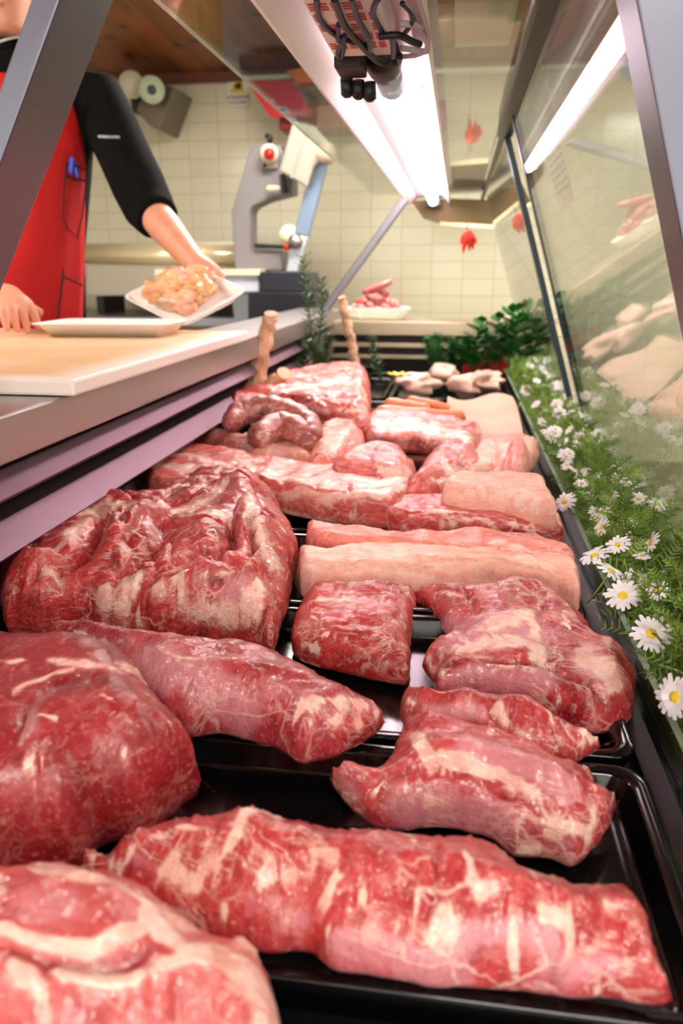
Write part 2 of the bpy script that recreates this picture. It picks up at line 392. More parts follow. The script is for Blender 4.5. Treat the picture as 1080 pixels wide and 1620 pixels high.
def tile_mat():
    m = bpy.data.materials.new('wall_tile'); m.use_nodes = True; N = NT(m); b = N.n['Principled BSDF']
    tc = N.add('ShaderNodeTexCoord').outputs['Object']; mp = N.add('ShaderNodeMapping'); N.lk(tc, mp.inputs[0]); mp.inputs['Rotation'].default_value = (math.radians(-90), 0, 0)
    sep = N.add('ShaderNodeSeparateXYZ'); N.lk(tc, sep.inputs[0]); cb = N.add('ShaderNodeCombineXYZ'); N.lk(sep.outputs[0], cb.inputs[0]); N.lk(sep.outputs[2], cb.inputs[1])
    br = N.add('ShaderNodeTexBrick', offset=0.0); N.lk(cb.outputs[0], br.inputs[0])
    for k, v in (('Scale', 1), ('Brick Width', .172), ('Row Height', .092), ('Mortar Size', .0035), ('Mortar Smooth', .3)): br.inputs[k].default_value = v
    br.inputs['Color1'].default_value = (*s2l((226, 221, 192)), 1); br.inputs['Color2'].default_value = (*s2l((220, 214, 184)), 1); br.inputs['Mortar'].default_value = (*s2l((204, 198, 166)), 1)
    N.lk(br.outputs[0], b.inputs['Base Color']); b.inputs['Roughness'].default_value = .16
    bp = N.add('ShaderNodeBump'); bp.invert = True; bp.inputs['Strength'].default_value = .5; bp.inputs['Distance'].default_value = .003; N.lk(br.outputs[1], bp.inputs['Height']); N.lk(bp.outputs[0], b.inputs['Normal'])
    return m
def wood_mat(name, c1, c2, plank=.14, knots=True, axis=0):
    m = bpy.data.materials.new(name); m.use_nodes = True; N = NT(m); b = N.n['Principled BSDF']
    tc = N.add('ShaderNodeTexCoord').outputs['Object']; g = N.noise(N.vscale(tc, (14, 1.2, 14) if axis == 0 else (14, 14, 1.2)), 1, 5, .6, 1.2)
    c = N.mix(N.ramp(g, .3, .7), s2l(c1), s2l(c2))
    if knots:
        v = N.add('ShaderNodeTexVoronoi', voronoi_dimensions='2D'); N.lk(N.vscale(tc, (1, .62, 1)), v.inputs[0]); v.inputs['Scale'].default_value = 3.4
        c = N.mix(N.ramp(v.outputs['Distance'], .03, .12, 1, 0), c, s2l((48, 20, 8)))
    sep = N.add('ShaderNodeSeparateXYZ'); N.lk(tc, sep.inputs[0])
    fr = N.math('FRACT', N.math('DIVIDE', N.math('ADD', sep.outputs[0], 50), plank)); gr = N.ramp(fr, .0, .04, 1, 0)
    c = N.mix(N.math('MULTIPLY', gr, .7), c, s2l((40, 18, 8))); N.lk(c, b.inputs['Base Color']); b.inputs['Roughness'].default_value = .5; return m
TILE = tile_mat(); WOODC = wood_mat('ceiling_pine', (160, 84, 24), (112, 52, 12), .2); WOODP = wood_mat('pine_panel', (196, 150, 80), (160, 112, 52), .09, False, 2)
# ---------------------------------------------------------------- the setting
FZ = -.65; CZ = 1.43
def struct(name, mb, m): return tag(mb.build(name, m), None, kind='structure')
struct('floor', MB().box(-3.6, 3.3, -2.5, 4.5, FZ-.05, FZ), mat('floor_tile', (140, 128, 110), .35, var=.08, vs=3))
struct('wall_back', MB().box(-3.6, 3.3, 4.5, 4.6, FZ, CZ), TILE)
struct('wall_left', MB().box(-3.7, -3.6, -2.5, 4.6, FZ, CZ), mat('left_plaster', (226, 220, 196), .6))
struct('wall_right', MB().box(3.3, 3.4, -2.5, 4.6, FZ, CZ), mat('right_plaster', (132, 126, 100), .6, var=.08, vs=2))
struct('ceiling', MB().box(-3.7, 3.4, -2.5, 4.6, CZ, CZ+.05), WOODC)
struct('trim_back', MB().box(-3.6, 3.3, 4.47, 4.5, CZ-.05, CZ), mat('trim_wood', (110, 55, 22), .5))
FILLP = [mat('fill_panel_face', (255, 250, 240), .5, emit=(1, .94, .84), es=PANEL*k) for k in (.85, .9, 1, 1.3, 1.2)]  # unseen glowing panels, added to brighten the case and the room
i = 0
for (x, y), lb in (((.3, -.75), 'behind the open end of the case'), ((1.7, 1.2), 'over the customer side'), ((-1.9, 1.1), 'over the service side'), ((-.5, 2.9), 'nearest the tiled back wall'), ((1.3, 2.8), 'over the far right corner')):
    t = empty('fill_panel', (x, y, CZ-.04), 'unseen flat fill panel added under the ceiling '+lb, 'fill light', 'added fill panels')
    MB().box(x-.32, x+.32, y-.17, y+.17, CZ-.045, CZ-.001).build('frame', WHITEP, t)
    MB().box(x-.3, x+.3, y-.15, y+.15, CZ-.05, CZ-.0455).build('diffuser', FILLP[i], t); i += 1
# ---------------------------------------------------------------- display case
case = empty('refrigerated_display_case', (-.15, 1.5, FZ), 'long stainless steel refrigerated butcher counter with glass front holding the meat trays', 'display case')
MB().box(-.56, .33, .05, 3.0, -.03, 0).build('deck', BLACKD, case)
MB().box(-.60, .36, .05, 3.3, FZ, -.031).build('cabinet_base', mat('case_base', (190, 186, 180), .4), case)
m_ = MB(); m_.box(-1.3, -.47, .15, 1.71, .203, .255); m_.box(-.66, -.47, 1.71, 3.25, .203, .255)
m_.build('worktop', STEEL, case, bevel=.003)
MB().box(-1.3, -.62, .15, 1.69, FZ, .202).build('side_cabinet', STEEL2, case)
MB().box(-.64, -.535, .15, 3.0, -.03, .202).build('inner_back_panel', DARKM, case)
for zt, zb, xt, xb in ((.188, .166, -.498, -.474), (.131, .104, -.500, -.472), (.066, .044, -.522, -.492)):
    MB().prism([(xt, .15, zt), (xb, .15, zb), (xb-.003, .15, zb-.004), (-.536, .15, zb-.004), (-.536, .15, zt)], (0, 2.85, 0)).build('rail', RAILM, case)
MB().box(-.66, .42, 3.0, 3.27, .165, .217).build('end_ledge', mat('ledge_steel', (200, 190, 160), .35, .8), case, bevel=.003)
MB().box(-.6, .36, 3.06, 3.27, -.03, .164).build('end_panel', DARKM, case)
for zt, zb in ((.137, .121), (.092, .078)): MB().box(-.535, .34, 3.0, 3.06, zb, zt).build('end_rail', mat('end_rail_steel', (220, 210, 180), .3, .8), case)
# portal posts and cross bar
def slant(x0, z0, x1, z1, w, y0, y1, bottom=None):
    return MB().prism([(x0, y0, z0), (x1, y0, z1), (x1-w, y0, z1), (x0-w, y0, z0)], (0, y1-y0, 0))
lx = lambda z: -.334+.58*(z-.613)
gx_ = lambda z: .088+(.70-z)*.321
slant(lx(.256), .256, lx(.75), .75, .026, .68, .76).build('left_post', POSTM, case, bevel=.002)
slant(gx_(.0)+.055, .0, gx_(.74)+.055, .74, .06, .66, .72).build('right_post', POSTM, case, bevel=.002)
MB().box(lx(.75)-.03, gx_(.74)+.055, .66, .76, .75, .78).build('cross_bar', POSTM, case, bevel=.002)
a = ay(504, 492, 2.9); b = ay(632, 316, 2.9)
MB().prism([tuple(a+[.0, 0, 0]), tuple(b), tuple(b+[.032, 0, 0]), tuple(a+[.035, 0, 0])], (0, .05, 0)).build('far_post', STEEL2, case, bevel=.003)
MB().box(-.53, -.47, 2.88, 2.97, .2552, .262).build('post_foot', STEEL2, case)
MB().box(.292, .33, .6, 3.25, 0, .03).build('glass_channel', mat('glass_channel', (70, 60, 58), .3, .7), case)
MB().box(.166, .184, .30, 3.0, 0, .012).build('edge_strip', mat('edge_dark', (58, 44, 50), .4, .6), case)
MB().box(.2, .288, .5, 3.0, 0, .028).build('flower_trough', mat('trough_green', (90, 110, 50), .7), case)
# canopy: bronze profile, far end cap
MB().box(.074, .108, .76, 1.93, .690, .716).build('canopy_profile', BRONZE, case, bevel=.003)
MB().box(.082, .094, 1.93, 3.6, .696, .71).build('canopy_profile', BRONZE, case)
cap = MB().ppx([(650, 318), (668, 343), (700, 353), (782, 358), (840, 320), (826, 292), (790, 300), (770, 316), (716, 314)], 3.58, .12).build('canopy_end_cap', mat('cap_steel', (96, 80, 52), .35, .7), case)
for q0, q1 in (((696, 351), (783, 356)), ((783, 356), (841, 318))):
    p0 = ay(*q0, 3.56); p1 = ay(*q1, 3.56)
    MB().prism([tuple(p0), tuple(p1), tuple(p1+[0, 0, -.014]), tuple(p0+[0, 0, -.014])], (0, .018, 0)).build('end_glint', mat('cream_glint', (250, 240, 190), .3), cap)  # cream strips paint the bright reflected line on the cap's lower edge
MB().tube([ay(716, 292, 3.5), ay(768, 293, 3.5), ay(812, 262, 3.5)], .022, 4).build('canopy_brace', STEEL2, case)
# glass
t = tag(MB().box(-.385, .08, .78, 3.56, .718, .724).build('canopy_glass', GLASS), 'flat clear glass canopy sheet above the case lamp', 'glass panel')
MB().box(-.3855, -.3845, .78, 3.56, .7178, .7242).build('glass_edge', mat('pale_glass_edge', (196, 200, 180), .2), t)
def pane(y0, y1, lb, ends):
    t = empty('front_glass_pane', (gx_(.03), (y0+y1)/2, .03), lb, 'glass panel', 'leaning front glass panes')
    q = lambda z, k: (gx_(z)+k, 0, z)
    MB().prism([(gx_(.03), y0, .03), (gx_(.69), y0, .69), (gx_(.69)+.008, y0, .69), (gx_(.03)+.008, y0, .03)], (0, y1-y0, 0)).build('glass', GLASS, t)
    for e in ends: MB().prism([(gx_(.03)-.0015, e-.026, .0305), (gx_(.69)-.0015, e-.026, .69), (gx_(.69)+.0115, e-.026, .69), (gx_(.03)+.0115, e-.026, .0305)], (0, .030, 0)).build('cut_edge', GEDGE, t)
pane(.73, 1.70, 'nearer clear front glass pane leaning inward behind the daisies', (1.70,))
pane(1.95, 3.25, 'farther clear front glass pane leaning inward, its dark edge rising from the daisies', (1.946,))
tag(MB().box(.187, .192, .525, 3.0, 0, .048).build('acrylic_strip', [GLASS]), 'low clear acrylic strip between the meat trays and the daisies', 'acrylic strip')
MB().box(.1865, .1925, .525, 3.0, .0482, .0495).build('top_edge', mat('pale_acrylic_edge', (150, 168, 150), .3), bpy.data.objects['acrylic_strip'])
MB().box(.1865, .1925, .523, .525, 0, .0495).build('end_edge', GEDGE, bpy.data.objects['acrylic_strip'])
# ---------------------------------------------------------------- case lamp
lamp = empty('fluorescent_lamp', (-.13, 2.2, .715), 'long pink-white fluorescent meat lamp in a polished trough over the trays', 'lamp')
pr = [(-.232, .676), (-.226, .674), (-.190, .706), (-.076, .706), (-.052, .674), (-.046, .676), (-.070, .714), (-.196, .714)]
MB().prism([(x, .55, z) for x, z in pr], (0, 3.0, 0)).build('reflector', REFL, lamp)
TUBEM = mat('lamp_tube', (255, 255, 255), .4, emit=(1, .80, .86), es=TUBE)
TX, TZ = -.118, .684
MB().tube([(TX, 1.37, TZ), (TX, 3.44, TZ)], .019, 20, round_end=True).build('tube', TUBEM, lamp, smooth=True)
MB().tube([(TX, 1.24, TZ), (TX, 1.36, TZ)], .0215, 20).build('tube_cap', mat('cap_blue', (170, 214, 236), .4, 0), lamp, smooth=True)
MB().box(TX-.03, TX+.03, 3.46, 3.5, .665, .706).build('socket', DARKM, lamp)
MB().lathe((TX, 1.16, TZ), (0, 1, 0), [(.001, 0), (.022, 0), (.026, .02), (.026, .06), (.024, .085), (.001, .085)]).build('socket', BLK, lamp, smooth=True)
bl = MB().box(-.170, -.092, .62, 1.09, .662, .703).build('ballast', WHITEP, lamp, bevel=.003)
m_ = MB()
for r in range(9):
    for c in range(6):
        if (r*5+c*3) % 7 == 0: continue
        x = -.166+c*.0118; y = .74+r*.036
        for k in range(3): m_.box(x, x+.0085, y+k*.009, y+k*.009+.004, .6612, .6618)
m_.build('red_print', mat('red_ink', (200, 60, 50), .6), bl)
MB().box(-.172, -.135, 1.10, 1.16, .652, .69).build('terminal_block', BLK, lamp, bevel=.003)
for k in range(3): MB().lathe((-.165+k*.016, 1.17, .655-.003*k), (0, .5, -1), [(.001, 0), (.009, 0), (.009, .02), (.005, .024), (.001, .024)], 12).build('screw_terminal', BLK, lamp, smooth=True)
NAVY = mat('navy_cable', (22, 26, 70), .4); GREYC = mat('grey_cable', (178, 168, 172), .4)
def cable(px, m, r=.0032, pname='cable'):
    P = [Vector(az(x, y, z)) for x, y, z in px]; out = []
    for i in range(len(P)-1):
        a, b, c, d = P[max(i-1, 0)], P[i], P[i+1], P[min(i+2, len(P)-1)]
        for j in range(8):
            t = j/8; out.append(.5*((2*b)+(-a+c)*t+(2*a-5*b+4*c-d)*t*t+(-a+3*b-3*c+d)*t**3))
    MB().tube(out+[P[-1]], r, 8).build(pname, m, lamp, smooth=True)
cable([(500, -5, .66), (506, 30, .66), (530, 55, .66), (556, 66, .66), (585, 72, .66)], NAVY)
cable([(527, -5, .655), (545, 40, .655), (570, 70, .655), (600, 98, .655), (628, 100, .655), (632, 88, .655)], BLK, .004)
cable([(555, -5, .655), (566, 30, .655), (582, 60, .655), (585, 80, .655)], NAVY)
cable([(600, -5, .655), (590, 20, .655), (605, 50, .655), (620, 62, .655), (622, 90, .655)], NAVY)
cable([(536, 38, .66), (534, 62, .66), (543, 70, .66), (540, 90, .66), (534, 84, .66), (546, 55, .66)], NAVY, .003)
cable([(632, 38, .66), (655, 40, .66), (672, 58, .66), (676, 80, .66), (660, 80, .66), (634, 76, .66)], GREYC, .0036)
cable([(660, -5, .66), (672, 30, .66), (678, 62, .66), (668, 84, .66), (636, 90, .66)], GREYC, .003)
cable([(600, 58, .65), (630, 56, .65), (652, 66, .65), (664, 70, .65)], BLK, .004)
cable([(636, 5, .66), (650, 20, .66), (652, 35, .66), (636, 58, .66)], BLK, .0028)
for s in range(6):  # lilac threads stand in for purple reflections beside the tube
    cable([(672-2*k, 70+30*k+s*4+ (8 if (k+s) % 2 else -6), .70) for k in range(2+s)], mat('lilac_reflection', (170, 120, 190), .4), .0016, 'wire_reflection') if s in (2, 5) else None
# ---------------------------------------------------------------- trays
def tray(x0, x1, y0, y1, label, zr=.03, zf=.007, wall=.014, rimw=.011, m=BLACKP, z0=.001, name='serving_tray', cat='tray', group='black trays on the deck', rr=.022):
    def rr_(i, z, r):
        a = []; X0, X1, Y0, Y1 = x0+i, x1-i, y0+i, y1-i
        for cx, cy, s in ((X1-r, Y1-r, 0), (X0+r, Y1-r, 90), (X0+r, Y0+r, 180), (X1-r, Y0+r, 270)):
            for k in range(7): q = math.radians(s+k*15); a.append((cx+r*math.cos(q), cy+r*math.sin(q), z))
        return a
    rings = [rr_(.006, z0, rr), rr_(.001, zr-.004, rr), rr_(.0, zr-.001, rr), rr_(.0015, zr, rr), rr_(rimw*.5, zr+.0006, rr*.9), rr_(rimw, zr-.0005, rr*.8), rr_(rimw+.002, zr-.003, rr*.75), rr_(rimw+wall*.55, zf+.004, rr*.7), rr_(rimw+wall*.8, zf+.001, rr*.6), rr_(rimw+wall*1.4, zf, rr*.5)]
    o = MB().loft(rings).build(name, m, smooth=True); tag(o, label, cat, group)
    q = o.modifiers.new('n', 'WEIGHTED_NORMAL'); return o
TR = [(.312, .536, 'nearest glossy black tray, holding the long lower roast'), (.545, .79, 'second nearest glossy black tray, under the small square cut'), (.80, 1.045, 'glossy black tray under the two long pale belly strips'), (1.058, 1.40, 'glossy black tray under the long rib slab'), (1.41, 1.765, 'glossy black tray under the heap of sausage coil and ribs')]
for y0, y1, lb in TR: tray(-.56, .160, y0, y1, lb)
tray(-.03, .185, 1.79, 2.27, 'black tray lined with beige paper, right behind the meat heap', group='black trays at the back')
tray(-.42, -.05, 1.79, 2.27, 'black tray behind the meat heap, left of the paper lined one', group='black trays at the back')
tray(-.50, -.21, 2.33, 2.95, 'far left black tray with the shiny dish', group='black trays at the back')
tray(-.2, .185, 2.33, 2.95, 'far right black tray with chicken and garnish', group='black trays at the back')
# ---------------------------------------------------------------- the big cuts in front
G1 = 'beef and veal cuts in the front trays'
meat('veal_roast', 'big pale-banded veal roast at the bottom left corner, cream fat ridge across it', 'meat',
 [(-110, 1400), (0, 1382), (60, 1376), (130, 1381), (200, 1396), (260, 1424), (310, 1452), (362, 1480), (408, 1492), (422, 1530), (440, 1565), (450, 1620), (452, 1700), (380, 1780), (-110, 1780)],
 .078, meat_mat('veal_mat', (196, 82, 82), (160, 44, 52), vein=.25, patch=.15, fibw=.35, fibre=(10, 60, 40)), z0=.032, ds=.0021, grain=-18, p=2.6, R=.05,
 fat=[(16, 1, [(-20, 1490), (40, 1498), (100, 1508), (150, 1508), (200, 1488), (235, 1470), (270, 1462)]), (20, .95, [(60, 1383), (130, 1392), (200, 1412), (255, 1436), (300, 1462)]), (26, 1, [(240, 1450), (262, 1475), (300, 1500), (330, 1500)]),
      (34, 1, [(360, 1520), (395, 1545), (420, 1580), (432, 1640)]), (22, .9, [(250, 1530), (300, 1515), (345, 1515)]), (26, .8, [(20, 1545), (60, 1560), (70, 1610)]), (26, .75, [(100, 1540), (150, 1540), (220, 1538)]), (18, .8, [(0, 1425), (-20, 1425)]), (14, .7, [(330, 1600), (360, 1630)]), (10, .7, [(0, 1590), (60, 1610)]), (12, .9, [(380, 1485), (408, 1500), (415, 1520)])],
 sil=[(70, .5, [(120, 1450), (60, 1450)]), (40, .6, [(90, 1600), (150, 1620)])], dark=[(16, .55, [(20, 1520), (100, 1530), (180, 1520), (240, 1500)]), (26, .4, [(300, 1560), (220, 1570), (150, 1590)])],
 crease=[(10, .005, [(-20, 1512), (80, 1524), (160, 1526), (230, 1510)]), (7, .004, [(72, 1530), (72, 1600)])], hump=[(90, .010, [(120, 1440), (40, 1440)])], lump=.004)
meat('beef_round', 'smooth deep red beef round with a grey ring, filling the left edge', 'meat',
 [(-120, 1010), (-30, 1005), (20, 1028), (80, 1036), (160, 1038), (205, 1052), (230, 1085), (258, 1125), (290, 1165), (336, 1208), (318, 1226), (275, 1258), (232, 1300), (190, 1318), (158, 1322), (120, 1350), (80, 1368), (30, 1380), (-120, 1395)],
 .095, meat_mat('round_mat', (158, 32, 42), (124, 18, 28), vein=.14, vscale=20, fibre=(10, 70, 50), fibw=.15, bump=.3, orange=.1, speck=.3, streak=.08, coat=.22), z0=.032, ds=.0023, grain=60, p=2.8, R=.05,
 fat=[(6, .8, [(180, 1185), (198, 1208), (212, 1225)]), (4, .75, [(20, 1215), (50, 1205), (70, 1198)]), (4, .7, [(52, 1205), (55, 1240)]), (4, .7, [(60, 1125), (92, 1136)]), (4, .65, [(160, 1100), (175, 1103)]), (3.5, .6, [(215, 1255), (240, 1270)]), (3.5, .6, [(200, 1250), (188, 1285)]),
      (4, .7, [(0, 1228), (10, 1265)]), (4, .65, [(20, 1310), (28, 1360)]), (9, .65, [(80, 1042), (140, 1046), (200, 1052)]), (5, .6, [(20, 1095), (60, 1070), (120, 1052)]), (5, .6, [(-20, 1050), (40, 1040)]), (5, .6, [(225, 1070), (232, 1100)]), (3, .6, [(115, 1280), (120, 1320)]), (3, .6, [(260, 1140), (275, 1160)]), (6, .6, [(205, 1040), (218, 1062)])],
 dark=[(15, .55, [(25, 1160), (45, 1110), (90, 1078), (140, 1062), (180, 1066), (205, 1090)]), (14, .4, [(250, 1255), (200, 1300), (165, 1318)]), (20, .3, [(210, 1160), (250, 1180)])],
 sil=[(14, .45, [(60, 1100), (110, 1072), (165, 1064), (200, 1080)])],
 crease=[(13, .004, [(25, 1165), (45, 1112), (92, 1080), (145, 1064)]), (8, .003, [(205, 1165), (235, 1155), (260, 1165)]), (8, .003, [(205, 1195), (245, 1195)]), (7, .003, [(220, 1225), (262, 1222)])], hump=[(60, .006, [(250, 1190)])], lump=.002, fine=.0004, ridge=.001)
meat('beef_topside', 'long tapering beef cut with white tendon streaks at its right tip', 'meat',
 [(68, 1022), (82, 1000), (115, 985), (160, 988), (220, 1003), (300, 1012), (380, 1018), (432, 1030), (480, 1055), (530, 1080), (580, 1102), (613, 1118), (608, 1136), (582, 1162), (540, 1190), (490, 1208), (462, 1203), (430, 1184), (385, 1172), (345, 1162), (300, 1168), (262, 1150), (215, 1120), (150, 1085), (90, 1050)],
 .06, meat_mat('topside_mat', (176, 50, 62), (140, 28, 42), vein=.4, fibre=(90, 16, 40), fibw=.5, bump=.7), z0=.03, ds=.0021, grain=-17, R=.045,
 fat=[(10, 1, [(495, 1100), (530, 1104), (565, 1112), (592, 1122)]), (9, 1, [(478, 1118), (520, 1130), (560, 1142), (575, 1150)]), (6, .85, [(462, 1140), (478, 1122)]), (4, .8, [(480, 1140), (510, 1150)]), (5, .75, [(250, 1035), (300, 1048), (345, 1040)]), (8, .7, [(110, 995), (160, 1003), (190, 1012)]), (8, .65, [(85, 1020), (120, 1032)]), (4, .7, [(460, 1170), (500, 1185)])],
 sil=[(60, .75, [(240, 1050), (320, 1080), (380, 1130)]), (40, .5, [(430, 1080), (520, 1120)]), (30, .5, [(120, 1005), (200, 1015)])], dark=[(34, .35, [(215, 1060), (260, 1120), (300, 1160)])],
 crease=[(4, .003, [(500, 1112), (570, 1126)])], hump=[(40, .006, [(350, 1090), (450, 1120)])], lump=.004)
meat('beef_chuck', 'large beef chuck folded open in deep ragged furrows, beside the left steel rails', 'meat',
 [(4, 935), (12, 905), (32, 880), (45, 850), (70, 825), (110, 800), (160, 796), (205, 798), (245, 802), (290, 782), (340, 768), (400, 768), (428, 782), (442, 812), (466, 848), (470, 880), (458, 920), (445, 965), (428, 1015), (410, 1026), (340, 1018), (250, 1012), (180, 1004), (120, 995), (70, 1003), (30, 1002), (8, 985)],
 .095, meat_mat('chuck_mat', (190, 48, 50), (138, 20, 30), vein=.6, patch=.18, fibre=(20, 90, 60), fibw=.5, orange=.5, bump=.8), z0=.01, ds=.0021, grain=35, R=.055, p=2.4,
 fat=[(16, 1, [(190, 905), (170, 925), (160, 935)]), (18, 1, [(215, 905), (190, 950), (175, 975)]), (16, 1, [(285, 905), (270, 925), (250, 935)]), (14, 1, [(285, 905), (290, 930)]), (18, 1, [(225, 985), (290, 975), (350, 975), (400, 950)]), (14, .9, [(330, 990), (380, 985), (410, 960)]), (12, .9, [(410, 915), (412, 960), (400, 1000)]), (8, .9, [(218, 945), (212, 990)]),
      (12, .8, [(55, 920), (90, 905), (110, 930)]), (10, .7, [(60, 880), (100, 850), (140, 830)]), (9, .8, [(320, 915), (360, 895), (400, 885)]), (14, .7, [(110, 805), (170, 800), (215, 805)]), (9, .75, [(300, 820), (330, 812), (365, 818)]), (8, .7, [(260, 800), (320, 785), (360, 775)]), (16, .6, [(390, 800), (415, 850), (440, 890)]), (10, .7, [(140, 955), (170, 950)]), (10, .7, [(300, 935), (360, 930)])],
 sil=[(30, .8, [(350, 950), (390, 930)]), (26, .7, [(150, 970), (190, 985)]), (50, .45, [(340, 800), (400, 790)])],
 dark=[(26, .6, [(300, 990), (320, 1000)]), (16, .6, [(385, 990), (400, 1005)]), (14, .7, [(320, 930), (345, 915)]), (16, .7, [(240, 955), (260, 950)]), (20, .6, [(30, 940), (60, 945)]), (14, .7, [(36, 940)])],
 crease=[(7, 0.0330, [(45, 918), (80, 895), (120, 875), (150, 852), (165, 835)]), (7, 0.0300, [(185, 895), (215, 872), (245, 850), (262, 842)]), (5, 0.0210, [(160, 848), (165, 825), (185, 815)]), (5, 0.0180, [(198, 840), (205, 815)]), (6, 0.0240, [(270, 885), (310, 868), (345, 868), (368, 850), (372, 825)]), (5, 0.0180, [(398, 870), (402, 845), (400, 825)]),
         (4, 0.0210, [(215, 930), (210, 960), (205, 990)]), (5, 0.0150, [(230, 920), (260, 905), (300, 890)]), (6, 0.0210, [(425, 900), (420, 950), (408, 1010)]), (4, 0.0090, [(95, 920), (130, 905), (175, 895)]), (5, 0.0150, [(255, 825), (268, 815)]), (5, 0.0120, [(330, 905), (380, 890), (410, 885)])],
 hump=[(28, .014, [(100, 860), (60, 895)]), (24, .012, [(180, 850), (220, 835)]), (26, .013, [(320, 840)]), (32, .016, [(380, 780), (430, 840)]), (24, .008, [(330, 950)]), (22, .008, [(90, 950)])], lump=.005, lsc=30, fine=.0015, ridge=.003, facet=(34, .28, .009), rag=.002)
meat('beef_square_cut', 'small squarish red beef cut alone in the middle of the tray', 'meat',
 [(461, 1000), (474, 966), (495, 940), (520, 930), (560, 928), (620, 930), (656, 934), (656, 972), (650, 1015), (648, 1050), (641, 1076), (600, 1076), (545, 1064), (500, 1050), (468, 1032)],
 .05, meat_mat('square_mat', (186, 44, 44), (136, 22, 28), vein=.5, fibre=(14, 110, 60), fibw=.45, orange=.6), z0=.009, ds=.0021, grain=5, R=.03, p=2.5,
 fat=[(5, .8, [(480, 1020), (500, 1030)]), (4, .8, [(505, 1000), (515, 1002)]), (5, .8, [(555, 1068), (580, 1072)]), (8, .6, [(500, 942), (560, 938)]), (4, .7, [(540, 1010), (546, 1014)])], sil=[(40, .4, [(560, 940), (640, 950)]), (20, .6, [(620, 1050), (560, 1050)])],
 crease=[(6, .006, [(490, 990), (540, 975), (600, 975), (640, 965)]), (5, .005, [(570, 1025), (620, 1010), (650, 1005)]), (5, .005, [(480, 1010), (530, 1020)])], lump=.005, fine=.0015)
meat('beef_shoulder', 'broad red beef shoulder flap spread against the right tray rim', 'meat',
 [(656, 934), (700, 926), (760, 924), (830, 925), (872, 940), (905, 968), (935, 1000), (958, 1022), (985, 1032), (1002, 1070), (1007, 1100), (998, 1130), (975, 1152), (930, 1162), (880, 1140), (800, 1118), (740, 1106), (692, 1102), (684, 1072), (668, 1042), (690, 1022), (712, 1005), (700, 990), (688, 975), (672, 955)],
 .052, meat_mat('shoulder_mat', (178, 40, 48), (134, 20, 30), vein=.5, fibre=(12, 90, 60), fibw=.5, orange=.4, bump=.7), z0=.012, ds=.0022, grain=-12, R=.035,
 fat=[(16, .75, [(720, 1020), (770, 1010), (830, 1015), (860, 1035)]), (12, .8, [(680, 1040), (700, 1060)]), (18, .75, [(780, 985), (840, 975), (850, 1000)]), (26, .8, [(925, 1035), (960, 1060), (970, 1085)]), (6, .8, [(890, 975), (898, 990)]), (4, .7, [(725, 1075), (760, 1050), (840, 1060)]), (4, .6, [(740, 1085), (800, 1060), (880, 1070)]), (8, .7, [(735, 935), (700, 930)]), (5, .6, [(880, 1110), (900, 1135), (930, 1150)])],
 sil=[(46, .8, [(720, 1000), (800, 1000), (850, 1000)]), (45, .75, [(730, 1080), (800, 1075), (860, 1080)]), (34, .8, [(930, 1040), (965, 1080)])], dark=[(26, .5, [(890, 1090), (930, 1110), (970, 1120)]), (24, .35, [(880, 1000), (920, 1020)]), (20, .3, [(690, 950), (710, 975)])],
 crease=[(6, .012, [(690, 1048), (750, 1036), (820, 1038), (880, 1050), (930, 1080), (960, 1110)]), (8, .010, [(735, 930), (745, 960), (725, 990)]), (6, .006, [(850, 930), (862, 980), (870, 1030)])],
 hump=[(36, .012, [(760, 1075), (850, 1085), (910, 1110)]), (26, .006, [(800, 950)])], lump=.005)
meat('beef_rolled_end', 'rolled beef strip with white tendon knot tucked before the shoulder flap', 'meat',
 [(634, 1112), (642, 1090), (680, 1092), (750, 1096), (820, 1104), (870, 1124), (910, 1146), (962, 1152), (978, 1164), (945, 1186), (900, 1208), (860, 1212), (800, 1198), (740, 1176), (680, 1162), (638, 1142)],
 .045, meat_mat('rolled_mat', (180, 52, 56), (140, 24, 34), vein=.4, fibre=(110, 14, 40), fibw=.5, bump=.6), z0=.028, ds=.0018, grain=-14, R=.03,
 fat=[(12, .9, [(790, 1115), (800, 1140)]), (10, .9, [(920, 1150), (935, 1170), (920, 1180)]), (7, .95, [(940, 1160), (968, 1162)]), (8, .8, [(820, 1160), (850, 1170)]), (7, .7, [(640, 1100), (655, 1105)]), (5, .7, [(865, 1120), (875, 1145)])], sil=[(26, .8, [(680, 1120), (760, 1130)]), (20, .5, [(840, 1150)])], crease=[(5, .008, [(780, 1110), (790, 1150)]), (6, .007, [(850, 1128), (880, 1170)])], lump=.005)
